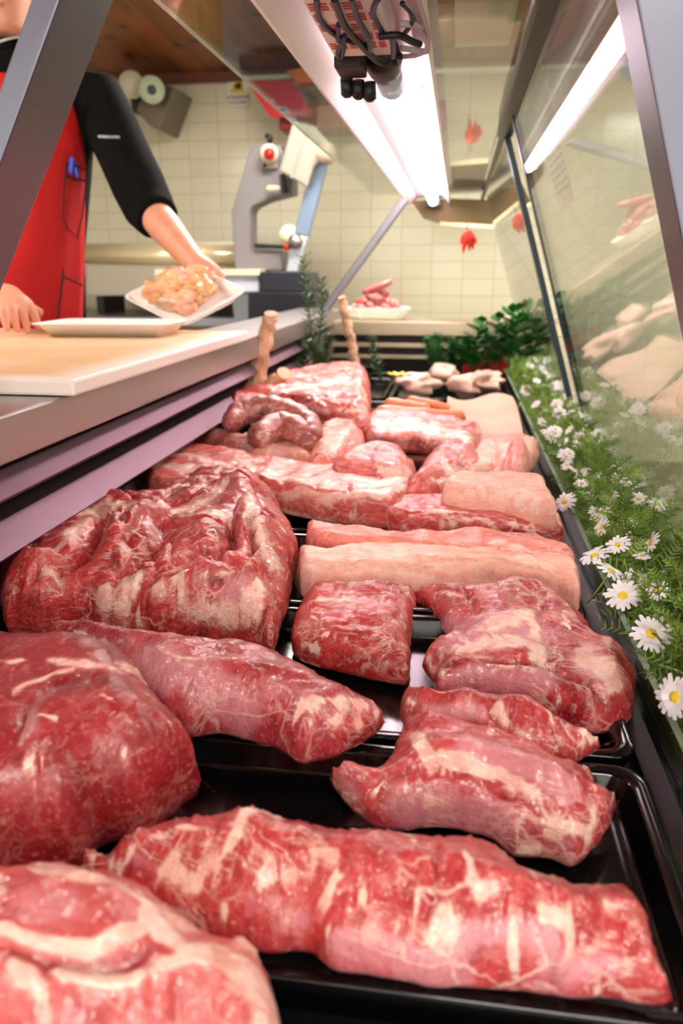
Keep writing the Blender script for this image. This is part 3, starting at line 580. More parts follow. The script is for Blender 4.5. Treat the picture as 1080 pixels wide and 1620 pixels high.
meat('veal_shank_cut', 'sinewy veal cut with two lobes lying left of the right tray corner', 'meat',
 [(521, 1215), (532, 1205), (565, 1204), (595, 1208), (618, 1196), (622, 1178), (634, 1164), (634, 1136), (660, 1128), (700, 1138), (745, 1150), (800, 1166), (860, 1184), (895, 1206), (925, 1212), (940, 1228), (946, 1242), (972, 1240), (980, 1256), (975, 1280), (965, 1304), (940, 1335), (905, 1368), (862, 1360), (812, 1354), (770, 1325), (700, 1312), (640, 1316), (590, 1306), (548, 1270), (524, 1240)],
 .055, meat_mat('shank_mat', (184, 58, 66), (148, 34, 48), vein=.55, vscale=16, fibre=(12, 60, 40), fibw=.35, bump=.5, orange=.25), z0=.016, ds=.0019, grain=-20, R=.035,
 fat=[(16, 1, [(655, 1160), (670, 1185), (690, 1200)]), (12, .9, [(700, 1195), (745, 1205), (790, 1215), (830, 1240), (860, 1258)]), (22, .9, [(870, 1290), (910, 1300), (935, 1310)]), (9, .8, [(940, 1255), (945, 1285)]), (4, .85, [(585, 1240), (610, 1222), (650, 1215)]), (4, .8, [(580, 1245), (640, 1250), (690, 1220), (740, 1215)]), (4, .8, [(545, 1222), (560, 1240), (580, 1245)]), (5, .7, [(580, 1245), (620, 1275), (618, 1295)]), (4, .8, [(640, 1250), (660, 1270), (720, 1275)]), (8, .9, [(815, 1352), (850, 1352)]), (7, .9, [(885, 1350), (905, 1360)]), (5, .7, [(800, 1330), (830, 1290), (860, 1270)]), (7, .7, [(560, 1210), (575, 1222)]), (5, .7, [(590, 1300), (560, 1282)]), (8, .6, [(850, 1310), (890, 1335)])],
 sil=[(60, .85, [(640, 1280), (720, 1290), (790, 1300)]), (34, .8, [(740, 1185), (830, 1210), (900, 1250)]), (24, .7, [(540, 1230), (560, 1260)]), (26, .7, [(830, 1335), (900, 1340)])], dark=[(16, .35, [(620, 1235), (600, 1262)]), (10, .4, [(865, 1225), (870, 1240)])],
 crease=[(6, .013, [(612, 1212), (660, 1210), (720, 1206), (770, 1222), (810, 1250), (860, 1275)]), (6, .008, [(600, 1210), (590, 1235), (600, 1260)]), (6, .009, [(930, 1235), (945, 1265), (930, 1300)]), (5, .006, [(800, 1350), (820, 1315)])],
 hump=[(24, .012, [(640, 1260), (720, 1245), (800, 1290)]), (22, .009, [(700, 1178), (800, 1195), (880, 1230)]), (14, .006, [(540, 1230)])], lump=.004)
meat('beef_flank', 'long marbled roast stretched across the front of the nearest tray', 'meat',
 [(74, 1352), (108, 1334), (140, 1322), (170, 1335), (200, 1318), (232, 1308), (285, 1294), (340, 1288), (372, 1278), (420, 1276), (452, 1288), (520, 1300), (600, 1308), (680, 1314), (725, 1314), (762, 1325), (800, 1345), (840, 1372), (880, 1376), (920, 1393), (962, 1392), (988, 1400), (1000, 1425), (1020, 1462), (1036, 1500), (1062, 1545), (1092, 1584), (1070, 1600), (1010, 1594), (950, 1584), (880, 1580), (800, 1574), (700, 1566), (600, 1550), (530, 1538), (490, 1512), (430, 1514), (380, 1500), (300, 1470), (220, 1440), (150, 1400), (105, 1375)],
 .062, meat_mat('flank_mat', (184, 52, 56), (150, 28, 38), vein=.6, vscale=13, patch=.1, fibre=(80, 12, 40), fibw=.4, orange=.4, bump=.65), z0=.03, ds=.0019, grain=-17, R=.05,
 fat=[(12, .95, [(385, 1290), (420, 1282), (440, 1290)]), (14, .9, [(255, 1378), (310, 1365), (350, 1350), (375, 1325), (380, 1300)]), (8, .85, [(250, 1380), (330, 1385), (420, 1380), (490, 1372)]), (12, .9, [(500, 1340), (528, 1350), (530, 1385), (510, 1420), (475, 1428), (450, 1450)]), (8, .9, [(515, 1420), (520, 1460), (512, 1510)]), (10, 1, [(577, 1412), (580, 1420)]), (5, .9, [(638, 1445), (628, 1465)]),
      (16, 1, [(745, 1380), (760, 1395), (780, 1400)]), (10, .9, [(735, 1340), (752, 1380)]), (9, .9, [(780, 1400), (825, 1412), (860, 1440), (900, 1440)]), (13, 1, [(885, 1420), (898, 1416)]), (14, .9, [(815, 1445), (815, 1500), (820, 1530)]), (10, 1, [(902, 1465), (895, 1510)]), (20, .9, [(760, 1445), (700, 1445), (680, 1480)]), (10, .9, [(745, 1480), (700, 1470)]), (8, .9, [(985, 1525), (1000, 1500), (960, 1500), (930, 1520)]), (12, .8, [(930, 1560), (945, 1570)]), (8, .8, [(960, 1420), (985, 1430)]), (10, .8, [(280, 1300), (305, 1310)]),
      (6, .8, [(150, 1365), (200, 1372), (250, 1400)]), (6, .8, [(130, 1350), (200, 1345), (250, 1350)]), (10, .8, [(280, 1340), (300, 1360), (270, 1400)]), (7, .7, [(420, 1345), (430, 1375), (410, 1400)]), (5, .8, [(660, 1430), (640, 1500), (600, 1530)]), (7, .7, [(640, 1310), (655, 1322)]), (10, .8, [(340, 1400), (360, 1450)]), (5, .7, [(830, 1360), (850, 1385)]), (7, .7, [(660, 1400), (690, 1395)])],
 sil=[(46, .95, [(540, 1500), (640, 1510), (720, 1530)]), (40, .9, [(720, 1470), (800, 1470), (860, 1480)]), (40, .85, [(850, 1545), (900, 1540), (960, 1530)]), (34, .7, [(400, 1430), (480, 1440)]), (20, .7, [(200, 1350), (260, 1380)]), (30, .8, [(640, 1540), (740, 1545)])],
 dark=[(14, .3, [(540, 1330), (560, 1400)]), (20, .3, [(880, 1470), (940, 1440)]), (18, .4, [(850, 1560), (880, 1520)])],
 crease=[(5, .007, [(690, 1330), (690, 1380), (685, 1420), (660, 1460), (610, 1510)]), (5, .006, [(500, 1350), (495, 1400), (480, 1430)]), (5, .005, [(560, 1410), (620, 1385), (640, 1385)]), (5, .008, [(860, 1590), (890, 1540), (915, 1500), (915, 1460)]), (5, .005, [(340, 1300), (330, 1340), (300, 1380)]), (4, .004, [(780, 1410), (900, 1425), (980, 1440)]), (5, .006, [(980, 1460), (1000, 1520)])],
 hump=[(30, .006, [(620, 1480), (560, 1470)]), (30, .005, [(780, 1520)]), (24, .005, [(960, 1540), (1020, 1570)])], lump=.005, fine=.0013)
# ---------------------------------------------------------------- belly strips
BEL = meat_mat('belly_mat', (226, 134, 120), (206, 98, 92), vein=.5, patch=.3, fibre=(7, 50, 60), fibw=.4, orange=.3, streak=.6, rough=.4, coat=.2)
BEL2 = meat_mat('pale_belly_mat', (240, 186, 166), (226, 140, 124), vein=.5, patch=.5, fibre=(5, 36, 50), fibw=.4, orange=.12, streak=.55, rough=.4, coat=.2)
RIB = meat_mat('rib_mat', (196, 62, 58), (150, 26, 34), vein=.7, patch=.3, fibre=(10, 90, 70), fibw=.55, orange=.4)
meat('pork_belly_strip', 'rear of two pale pork belly strips above the square cut', 'meat', [(486, 845), (510, 838), (560, 846), (620, 858), (660, 856), (740, 852), (820, 858), (870, 870), (898, 884), (906, 908), (880, 915), (700, 900), (560, 895), (492, 880)],
 .045, BEL, z0=.031, grain=-3, R=.012, p=3.6, fat=[(8, .8, [(640, 862), (740, 860), (850, 872)]), (7, .8, [(500, 885), (560, 880)])], dark=[(5, .4, [(500, 862), (620, 868), (760, 866), (880, 888)])], crease=[(4, .005, [(560, 850), (640, 864), (760, 860), (880, 882)])], ridge=.001, lump=.004)
meat('pork_belly_strip', 'front pale pork belly strip with a broad white rind side', 'meat', [(473, 892), (482, 882), (520, 884), (580, 876), (640, 868), (720, 866), (800, 876), (860, 888), (900, 902), (912, 925), (916, 955), (902, 964), (860, 948), (780, 934), (680, 938), (580, 938), (490, 940), (474, 920)],
 .05, BEL2, z0=.02, grain=-3, R=.012, p=4, fat=[('F', 1, [(500, 905), (600, 900), (720, 900), (820, 912), (800, 940), (620, 935), (500, 935)]), (10, .8, [(820, 880), (880, 905)]), (8, .8, [(480, 890), (500, 900)]), (8, .9, [(905, 920), (900, 955)])], sil=[(14, .7, [(485, 905), (488, 930)]), (18, .5, [(620, 920), (760, 925)])], dark=[(14, .45, [(850, 915), (885, 935), (900, 955)]), (4, .4, [(490, 900), (600, 893), (720, 892), (850, 908), (905, 930)]), (3, .35, [(520, 888), (640, 878), (760, 878), (880, 902)])],
 crease=[(4, .004, [(500, 890), (600, 888), (720, 885), (850, 900), (900, 920)])], ridge=.001, lump=.003)
meat('spare_rib_slab', 'long rib slab with scalloped white edge lying behind the furrowed chuck', 'meat', [(225, 735), (230, 712), (240, 706), (290, 712), (350, 722), (420, 736), (500, 750), (560, 752), (610, 742), (640, 738), (657, 752), (655, 775), (645, 800), (622, 820), (600, 829), (540, 822), (460, 808), (400, 795), (330, 792), (280, 796), (245, 790), (230, 768)],
 .055, meat_mat('slab_mat', (218, 104, 94), (170, 46, 52), vein=.6, patch=.25, fibre=(8, 80, 60), fibw=.4), z0=.03, ds=.003, grain=-8, R=.012, p=3.6,
 fat=[(10, .9, [(330, 760), (400, 772), (460, 778), (540, 785), (600, 780), (640, 775)]), (9, .9, [(560, 760), (600, 765), (640, 760)]), (9, .9, [(250, 735), (320, 745), (380, 755)]), (5, .8, [(250, 715), (360, 735), (480, 760)]), (9, .9, [(560, 820), (620, 808)])], dark=[(14, .5, [(240, 780), (300, 785)]), (9, .35, [(420, 800), (520, 806), (620, 795)])], sil=[(14, .8, [(240, 775), (310, 785)])],
 crease=[(4, .004, [(300, 750), (330, 765)]), (4, .004, [(400, 755), (410, 775)]), (4, .004, [(450, 760), (458, 785)]), (4, .004, [(500, 768), (508, 790)]), (4, .004, [(550, 770), (560, 795)])], ridge=.001, lump=.004)
meat('brisket_strip', 'dark red brisket strip along the right front edge of the heap', 'meat', [(608, 815), (640, 800), (690, 795), (740, 793), (800, 800), (850, 808), (880, 826), (888, 852), (875, 864), (800, 860), (740, 852), (680, 846), (625, 838)],
 .042, RIB, z0=.03, ds=.0028, grain=-5, R=.012, p=3.6, fat=[(5, .9, [(700, 820), (780, 826), (850, 842)]), (5, .7, [(650, 812), (740, 808)])], dark=[(12, .5, [(660, 832), (760, 845), (860, 855)])], crease=[(4, .005, [(640, 822), (760, 832), (870, 850)])], ridge=.001, lump=.004)
meat('pork_belly_piece', 'smooth cream pork belly piece lying on the right end of the brisket strip', 'meat', [(700, 790), (715, 768), (760, 760), (820, 762), (855, 770), (872, 795), (882, 822), (876, 832), (840, 826), (790, 812), (740, 806)],
 .045, BEL2, z0=.06, ds=.003, grain=-6, R=.016, p=3, fat=[('F', .8, [(710, 780), (760, 765), (850, 775), (870, 820), (780, 800)])], crease=[(4, .004, [(740, 790), (820, 800), (870, 822)])], ridge=.001, lump=.004)
# ---------------------------------------------------------------- the heap
meat('pork_rib_rack', 'thick pork rack slab right of the heap, creamy top and dark red side', 'meat', [(578, 672), (590, 660), (625, 654), (680, 662), (740, 676), (762, 690), (750, 725), (700, 720), (640, 712), (580, 706)],
 .046, meat_mat('rack_mat', (222, 120, 106), (150, 22, 34), vein=.5, patch=.2, fibre=(8, 80, 60)), z0=.05, ds=.0034, grain=-8, R=.022, p=3, fat=[('F', 1, [(588, 665), (640, 658), (745, 684), (745, 700), (690, 694), (600, 680)])], dark=[(13, .9, [(585, 692), (620, 702), (690, 712)])], lump=.005)
meat('pork_belly_piece', 'flat pale belly piece reaching the right rim of the heap', 'meat', [(740, 685), (790, 690), (846, 704), (851, 722), (842, 738), (810, 762), (760, 765), (715, 768), (700, 745), (735, 720)],
 .04, BEL2, z0=.04, ds=.0034, grain=-10, R=.02, p=3, fat=[(20, .9, [(760, 705), (820, 712)]), (14, .8, [(740, 750), (790, 745)])], crease=[(4, .008, [(790, 700), (780, 755)])], lump=.004)
meat('pork_belly_end', 'narrow pink end piece standing at the right rim behind the belly', 'meat', [(795, 735), (805, 712), (830, 712), (838, 738), (828, 765), (798, 765)], .055, BEL, z0=.05, ds=.003, grain=80, R=.018, fat=[(6, .8, [(800, 720), (798, 755)])], lump=.003)
meat('pork_neck_chunk', 'reddish chunk with white sinew in the middle of the heap', 'meat', [(640, 792), (655, 760), (672, 735), (690, 712), (722, 704), (752, 722), (762, 745), (730, 765), (700, 785), (668, 797)],
 .055, meat_mat('neck_mat', (218, 100, 92), (170, 44, 52), vein=.7, patch=.35), z0=.04, ds=.003, grain=40, R=.03, fat=[(9, .9, [(700, 720), (720, 745)]), (7, .8, [(680, 760), (720, 750)])], crease=[(5, .012, [(665, 790), (690, 760), (705, 735)]), (5, .01, [(735, 715), (725, 755)])], lump=.008)
meat('ham_hock', 'rounded hock with white knuckle cap behind the rib slab', 'meat', [(522, 758), (540, 735), (575, 718), (615, 714), (645, 730), (656, 752), (645, 772), (600, 778), (550, 772)],
 .06, meat_mat('hock_mat', (214, 96, 90), (184, 60, 64), vein=.5, patch=.2), z0=.05, ds=.003, grain=10, R=.03, fat=[('F', 1, [(600, 725), (635, 730), (650, 755), (620, 765), (605, 745)])], sil=[(20, .7, [(620, 735), (640, 750)])], crease=[(5, .008, [(600, 728), (592, 760)])], lump=.006)
meat('pale_pork_chunk', 'pale pink chunk below the rack bones in the middle of the heap', 'meat', [(488, 752), (492, 715), (502, 690), (530, 674), (572, 672), (578, 705), (562, 735), (530, 752)], .06, BEL, z0=.045, ds=.003, grain=70, R=.03, fat=[(12, .7, [(540, 685), (520, 720)])], crease=[(5, .008, [(560, 690), (530, 740)])], lump=.006)
meat('small_pork_piece', 'small white-skinned lump just behind the rib slab', 'meat', [(392, 735), (402, 710), (430, 698), (470, 700), (495, 712), (500, 735), (485, 748), (440, 742)], .05, BEL2, z0=.04, ds=.003, grain=-10, R=.03, fat=[(12, .9, [(425, 715), (470, 735)])], sil=[(20, .7, [(440, 715)])], lump=.005)
meat('rib_bone_rack', 'red rack of ribs arching over the top of the heap', 'meat', [(362, 668), (362, 648), (385, 630), (430, 612), (480, 600), (530, 592), (558, 587), (578, 592), (586, 620), (585, 655), (578, 682), (540, 684), (490, 672), (430, 664)],
 .08, RIB, z0=.06, ds=.0034, grain=-8, R=.035, fat=[(7, .9, [(400, 630), (470, 612), (550, 598)]), (6, .8, [(480, 650), (570, 645)]), (6, .8, [(470, 670), (560, 672)]), (7, .7, [(570, 600), (578, 660)])], dark=[(10, .5, [(480, 628), (550, 610)])],
 crease=[(4, .014, [(440, 640), (500, 628), (560, 622)]), (4, .01, [(470, 662), (570, 655)]), (4, .008, [(460, 640), (470, 670)])], lump=.006)
SAUS = meat_mat('sausage_mat', (156, 64, 54), (104, 24, 28), vein=.2, patch=.3, vscale=40, fibre=(30, 60, 60), speck=1, bump=.5, rough=.3)
sc = empty('sausage_coil', az(410, 700, .06), 'coiled marbled fresh sausage at the left of the heap', 'sausage')
for k, (pp, r) in enumerate((([(318, 690, .075), (340, 700, .07), (380, 712, .068), (420, 702, .075)], [.020, .030, .033, .030]), ([(366, 668, .115), (385, 652, .128), (420, 648, .135), (455, 655, .130), (485, 672, .115), (492, 690, .10)], [.02, .028, .030, .029, .027, .022]), ([(410, 690, .105), (440, 674, .115), (470, 680, .11), (488, 700, .09)], [.024, .028, .026, .02]), ([(288, 705, .06), (308, 706, .058)], [.016, .018]))):
    P = [Vector(az(x, y, z)) for x, y, z in pp]; out, rr = [], []
    for i in range(len(P)-1):
        a, b, c, d = P[max(i-1, 0)], P[i], P[i+1], P[min(i+2, len(P)-1)]
        for j in range(6):
            t = j/6; out.append(.5*((2*b)+(-a+c)*t+(2*a-5*b+4*c-d)*t*t+(-a+3*b-3*c+d)*t**3)); rr.append(r[i]*(1-t)+r[i+1]*t)
    out.append(P[-1]); rr.append(r[-1]); rr = [q*(1+.06*math.sin(i*1.9)) for i, q in enumerate(rr)]
    o = MB().tube(out, rr, 20, round_end=True).build('sausage_loop', SAUS, sc, smooth=True); set_attrs(o, 20, .30)
# orange sticks and paper liner behind the heap
CARM = mat('carrot_orange', (240, 140, 96), .35, sss=.1, var=.1, vs=40)
for k, (x0, y0, x1, y1, r, lb) in enumerate(((606, 654, 726, 661, .021, 'longest orange carrot stick lying across the front'), (618, 640, 672, 646, .018, 'orange carrot stick behind the longest one, at the left'), (650, 634, 690, 640, .013, 'rearmost orange carrot stick'), (686, 641, 706, 645, .013, 'short pale orange carrot stub at the right end'))):
    a = Vector(az(x0, y0, .075)); b = Vector(az(x1, y1, .07)); n = 7
    tag(MB().tube([a.lerp(b, i/n)+Vector((0, 0, .001*math.sin(i*2))) for i in range(n+1)], [r*(1.05-.2*i/n) for i in range(n+1)], 9, round_end=True).build('carrot', CARM, smooth=True), lb, 'carrot', 'carrots behind the heap')
P = []
for i in range(13):
    for j in range(9):
        x = -.015+.185*i/12; y = 1.82+.42*j/8; P.append((x, y, .034+.012*math.sin(i*.5+j*.4)+.02*(j/8)))
m_ = MB(); m_.add(P+[(x, y, z-.0015) for x, y, z in P], [(i*9+j, (i+1)*9+j, (i+1)*9+j+1, i*9+j+1) for i in range(12) for j in range(8)]+[(117+i*9+j, 117+i*9+j+1, 117+(i+1)*9+j+1, 117+(i+1)*9+j) for i in range(12) for j in range(8)])
tag(m_.build('butcher_paper', mat('beige_paper', (206, 172, 150), .6, var=.08, vs=8), smooth=True), 'beige sheet of butcher paper lining the black tray behind the carrots', 'paper')
# wooden-looking bones standing up
BONE = mat('bone', (214, 172, 136), .5, var=.18, vs=30, bump=.5, bs=40)
def bone(px, lb, r, Y=1.84):
    P = [Vector(ay(x, y, Y)) for x, y in px]; out = []; rr = []
    for i in range(len(P)-1):
        for j in range(6):
            t = j/6; out.append(P[i].lerp(P[i+1], t)+Vector((.004*math.sin(i*6+j*2), .004*math.cos(j*1.3), 0))); rr.append((r[i]*(1-t)+r[i+1]*t)*(1+.04*math.sin(j*2.7+i*2)))
    out.append(P[-1]); rr.append(r[-1]*1.12); tag(MB().tube(out, rr, 9, sq=.62).build('leg_bone', BONE), lb, 'bone', 'long bones behind the heap')
bone([(398, 650), (408, 580), (423, 520), (429, 496)], 'tallest pale bone standing up left of the rack of ribs', [.030, .024, .018, .016])
bone([(400, 650), (425, 612), (450, 590)], 'short thick bone leaning right beside the tall one', [.026, .026, .024])
bone([(560, 578), (556, 540), (547, 505), (540, 470)], 'thin curved bone rising before the tray of scraps on the ledge', [.018, .016, .015, .013], 2.6)
# far trays: dish, chicken, cheese, red box, flower
tag(MB().lathe(az(560, 582, .035), (0, 0, 1), [(.001, 0), (.06, 0), (.125, .02), (.128, .023), (.06, .005), (.001, .004)], 28).build('steel_dish', mat('dish_steel', (240, 225, 180), .12, 1), smooth=True), 'shallow shiny steel dish catching the light behind the rack of ribs', 'dish')
CHK = meat_mat('chicken_mat', (226, 168, 128), (210, 130, 100), vein=.2, patch=.3, fibre=(20, 40, 40), speck=.5, orange=.4)
CHP = meat_mat('pale_poultry_mat', (232, 200, 176), (216, 160, 140), vein=.3, patch=.4, fibre=(20, 40, 40), orange=.1)
def pieces(name, lst, m, cat, group, fat=.35):
    for k, (x, y, z, rx, ry, rz, lb) in enumerate(lst):
        c = az(x, y, z); o = MB().blob(c, (rx, ry, rz), seed=k+len(name), amp=.3, nu=22, nv=14).build(name, m, smooth=True); set_attrs(o, 30*k, fat); tag(o, lb, cat, group)
pieces('poultry_piece', [(660, 606, .06, .06, .05, .03, 'pale poultry piece next to the yellow flower'), (735, 608, .06, .05, .06, .03, 'left of the whitish poultry pieces in the far right tray'), (762, 604, .065, .06, .05, .03, 'whitish poultry piece before the red box'), (700, 592, .07, .045, .05, .03, 'brownish poultry piece at the back of the far tray')], CHP, 'poultry', 'poultry pieces in the far trays')
tag(MB().box(.03, .20, 2.97, 2.995, .03, .13).build('red_card', REDP, bevel=.002), 'red card standing at the far right end of the trays', 'card')
LEM = mat('lemon_yellow', (240, 205, 60), .4, bump=.3, bs=60)
fl = empty('yellow_flower', az(632, 597, .07), 'yellow garnish flower on the far tray', 'flower')
c = np.array(az(632, 597, .075)); m_ = MB()
for k in range(9):
    q = k*2*math.pi/9; d = np.array([math.cos(q), math.sin(q)*.8, .35]); s = np.array([-math.sin(q), math.cos(q), 0])
    m_.add([c, c+d*.026-s*.013, c+d*.045, c+d*.026+s*.013, c+[0, 0, -.003], c+d*.026-s*.013-[0, 0, .002], c+d*.045-[0, 0, .002], c+d*.026+s*.013-[0, 0, .002]], [(0, 1, 2, 3), (7, 6, 5, 4), (0, 4, 5, 1), (1, 5, 6, 2), (2, 6, 7, 3), (3, 7, 4, 0)])
m_.build('petals', LEM, fl); MB().lathe(c-[0, 0, .03], (0, 0, 1), [(.004, -.02), (.004, .03)], 8).build('stem', mat('stem_green', (70, 110, 50), .5), fl)
# scraps in white fluted tray on the ledge
wt = empty('fluted_dish', (-.30, 3.14, .217), 'white fluted dish heaped with red scraps on the back ledge', 'dish')
cx, cy = (ay(597, 500, 3.14)[0]), 3.14
def fl_ring(s, z):
    return [(cx+(.128*s+.004*math.cos(k*math.pi/2))*math.copysign(abs(math.cos(k*math.pi/32))**.5, math.cos(k*math.pi/32)), cy+(.075*s+.003*math.cos(k*math.pi/2))*math.copysign(abs(math.sin(k*math.pi/32))**.5, math.sin(k*math.pi/32)), z) for k in range(64)]
MB().loft([fl_ring(.8, .2175), fl_ring(1, .26), fl_ring(1.02, .264), fl_ring(.97, .262), fl_ring(.75, .224)]).build('fluted_wall', WHITEP, wt, smooth=True)
SCR = meat_mat('scrap_mat', (168, 42, 40), (110, 16, 22), vein=.6, patch=.3, fibre=(20, 60, 60))
for k in range(26):
    a = random.random()*6.28; rad = math.sqrt(random.random()); h = .262+max(0, (1-rad))*.085*random.random()**.6
    p = (cx+math.cos(a)*rad*.10, cy+math.sin(a)*rad*.055, h); q = random.random()*3
    o = MB().tube([np.array(p)+np.array([math.cos(q), math.sin(q)*.5, .3*math.sin(k)])*t for t in (-.026, -.008, .01, .026)], [.011, .015, .014, .010], 9, round_end=True).build('meat_scrap', SCR, smooth=True)
    set_attrs(o, 10*k, .25); tag(o, 'red meat scrap heaped in the white fluted dish on the back ledge', 'meat scrap', 'scraps in the fluted dish')
o = MB().tube([ay(578, 462, 3.12), ay(598, 455, 3.12), ay(616, 446, 3.12)], [.014, .018, .013], 10, round_end=True).build('meat_strip', SCR, smooth=True); set_attrs(o, 0, .2); tag(o, 'topmost dark strip crowning the scraps in the fluted dish', 'meat scrap')
# hanging peppers
ps = empty('pepper_bunch', ay(740, 350, 3.3), 'bunch of small red peppers hanging on a thread before the tiles', 'pepper bunch')
PEP = mat('pepper_red', (200, 40, 24), .25); MB().tube([ay(738, 352, 3.3), ay(739, 372, 3.3)], .002, 6).build('thread', mat('thread', (150, 60, 50), .7), ps)
for k, (x0, y0, x1, y1) in enumerate(((738, 368, 732, 400), (742, 366, 742, 396), (745, 368, 753, 385), (735, 368, 729, 386), (745, 372, 748, 394))):
    MB().tube([ay(x0, y0, 3.29+.01*k), ay((x0*2+x1)/3, (y0*2+y1)/3, 3.29+.01*k), ay((x0+2*x1)/3, (y0+2*y1)/3, 3.29+.01*k), ay(x1, y1, 3.29+.01*k)], [.006, .010, .009, .003], 10, round_end=True).build('pepper', PEP, ps, smooth=True)
# ---------------------------------------------------------------- herbs
HERB = mat('herb_green', (52, 84, 40), .55, var=.35, vs=30); LEAF = mat('bay_green', (48, 112, 44), .35, var=.3, vs=20)
def leaf(m_, p, d, w, up=(0, 0, 1)):
    p = Vector(p); d = Vector(d); s = d.cross(Vector(up)); s = (s.normalized() if s.length > 1e-6 else Vector((1, 0, 0)))*w; n = s.cross(d).normalized()*.0012
    q = [p, p+d*.3+s*.8+n*2, p+d*.6+s, p+d, p+d*.6-s, p+d*.3-s*.8+n*2]
    m_.add([tuple(v) for v in q]+[tuple(v-n) for v in q], [(0, 1, 2, 3), (0, 3, 4, 5), (6, 9, 8, 7), (6, 11, 10, 9)]+[(i, 6+i, 6+(i+1) % 6, (i+1) % 6) for i in range(6)])
def sprig(name, base, tip, n, ll, lw, m, lb, group, spread=1.0, cat='herb'):
    root = empty(name, base, lb, cat, group); b, t = Vector(tuple(base)), Vector(tuple(tip)); d = (t-b)
    bend = Vector((random.uniform(-1, 1), random.uniform(-1, 1), 0))*d.length*.08
    pt = lambda s: b+d*s+bend*math.sin(s*3.1)
    MB().tube([pt(i/8) for i in range(9)], [.003*(1.2-i/9) for i in range(9)], 6).build('stem', HERB, root, smooth=True)
    m_ = MB()
    for k in range(n):
        s = .12+.88*k/n; a = k*2.4; u = Vector((math.cos(a), math.sin(a), .55)).normalized()
        leaf(m_, pt(s), u*ll*(1.1-.4*s)*random.uniform(.7, 1.2)*spread, lw)
    m_.build('leaves', m, root)
for k, (x0, y0, x1, y1, Y, lb) in enumerate(((498, 590, 478, 405, 2.45, 'tallest rosemary sprig standing beside the black scale base'), (492, 590, 508, 440, 2.5, 'rosemary sprig leaning right next to the tallest one'), (505, 592, 520, 530, 2.35, 'short bushy rosemary sprig low beside the far post'), (485, 588, 468, 520, 2.4, 'short rosemary sprig at the left of the herb bunch'), (512, 590, 488, 540, 2.3, 'drooping rosemary sprig in front of the herb bunch'))):
    for q in range(1): sprig('rosemary_sprig', ay(x0, y0, Y), ay(x1, y1, Y), 90, .042, .0028, HERB, lb, 'rosemary by the far post')
sprig('thyme_sprig', ay(602, 600, 2.5), ay(590, 530, 2.5), 60, .03, .003, HERB, 'thin green sprig standing left of the yellow flower', None)
random.seed(11)
for k, (x, y, tx, ty) in enumerate(((690, 590, 675, 535), (700, 592, 692, 530), (712, 590, 716, 535), (728, 592, 742, 540), (745, 588, 765, 505), (770, 586, 792, 500), (790, 580, 812, 490), (800, 582, 830, 500), (815, 575, 822, 485), (755, 590, 738, 545), (828, 575, 850, 510), (782, 588, 775, 535))):
    Y = 2.9+.03*(k % 4)
    bay = k > 2
    sprig('bay_sprig' if bay else 'parsley_sprig', ay(x, y, Y), ay(tx, ty, Y), 16 if bay else 70, .10 if bay else .04, .019 if bay else .006, LEAF, 'leafy bay sprig in the bunch behind the far end of the daisies' if bay else 'feathery parsley sprig left of the bay leaves', 'bay leaves at the far end' if bay else 'parsley at the far end')
# ---------------------------------------------------------------- daisies and foliage
FOL = mat('daisy_foliage', (116, 146, 56), .5, var=.5, vs=25)
PET = mat('daisy_petal', (240, 232, 238), .5, sss=.1); YEL = mat('daisy_centre', (238, 205, 50), .6, bump=.6, bs=600)
random.seed(3); m_ = MB()
def frond(b, d, L, n):
    b = Vector(b); d = Vector(d).normalized(); s = d.orthogonal().normalized(); s = (Matrix.Rotation(random.random()*6.28, 3, d) @ s)
    pb = b
    for i in range(n):
        t = (i+1)/n; p = b+d*L*t+Vector((0, 0, -.3*L*t*t)); w = s.cross(d)*.0011
        m_.add([tuple(pb-w), tuple(pb+w), tuple(p+w*.6), tuple(p-w*.6)], [(0, 1, 2, 3)])
        for sg in (-1, 1):
            e = p+(d*.6+s*sg+w*random.uniform(-300, 300))*L*.26*(1.15-t*.7); ww = d*.0014
            m_.add([tuple(p-ww), tuple(p+ww), tuple(e+ww*.4), tuple(e-ww*.3)], [(0, 1, 2, 3)])
        pb = p
for k in range(2700):
    y = .52+2.45*random.random()**1.5; x = random.uniform(.200, .285)
    frond((x, y, random.uniform(.03, .095)), (random.uniform(-.7, .7), random.uniform(-.7, .7), random.uniform(.2, 1)), random.uniform(.02, .05), 6)
tag(m_.build('daisy_foliage', FOL, org=(.24, 1.5, .02)), 'feathery bright green foliage filling the trough along the front glass', 'foliage', None, 'stuff')
def daisy(loc):
    root = empty('daisy', (0, 0, 0)); m_ = MB(); n = 17
    for k in range(n):
        a = k*2*math.pi/n+random.uniform(-.06, .06); L = .0185*random.uniform(.88, 1.08); w = .0026; u = Vector((math.cos(a), math.sin(a), 0)); s = Vector((-u.y, u.x, 0)); up = Vector((0, 0, 1)); l = random.uniform(-.0015, .0015)
        q = [u*.003-s*.0012, u*.003+s*.0012, u*L*.6+s*w+up*(.002+l), u*L*.6-s*w+up*(.002+l), u*L+s*w*.55+up*l, u*L-s*w*.55+up*l]
        m_.add([tuple(v+up*.0006) for v in q]+[tuple(v) for v in q], [(0, 1, 2, 3), (3, 2, 4, 5), (7, 6, 9, 8), (8, 9, 11, 10)]+[(0, 3, 9, 6), (1, 7, 8, 2), (3, 5, 11, 9), (2, 8, 10, 4), (5, 4, 10, 11)])
    m_.build('petals', PET, root)
    MB().lathe((0, 0, -.001), (0, 0, 1), [(.001, 0), (.0052, .0005), (.0052, .002), (.0035, .0038), (.001, .0044)], 12).build('flower_centre', YEL, root, smooth=True)
    MB().tube([(0, 0, -.001), (.001, .001, -.02), (0, .003, -.045)], .0011, 6).build('stem', FOL, root, smooth=True)
    return root
proto = daisy(None); used = False; DAI = []
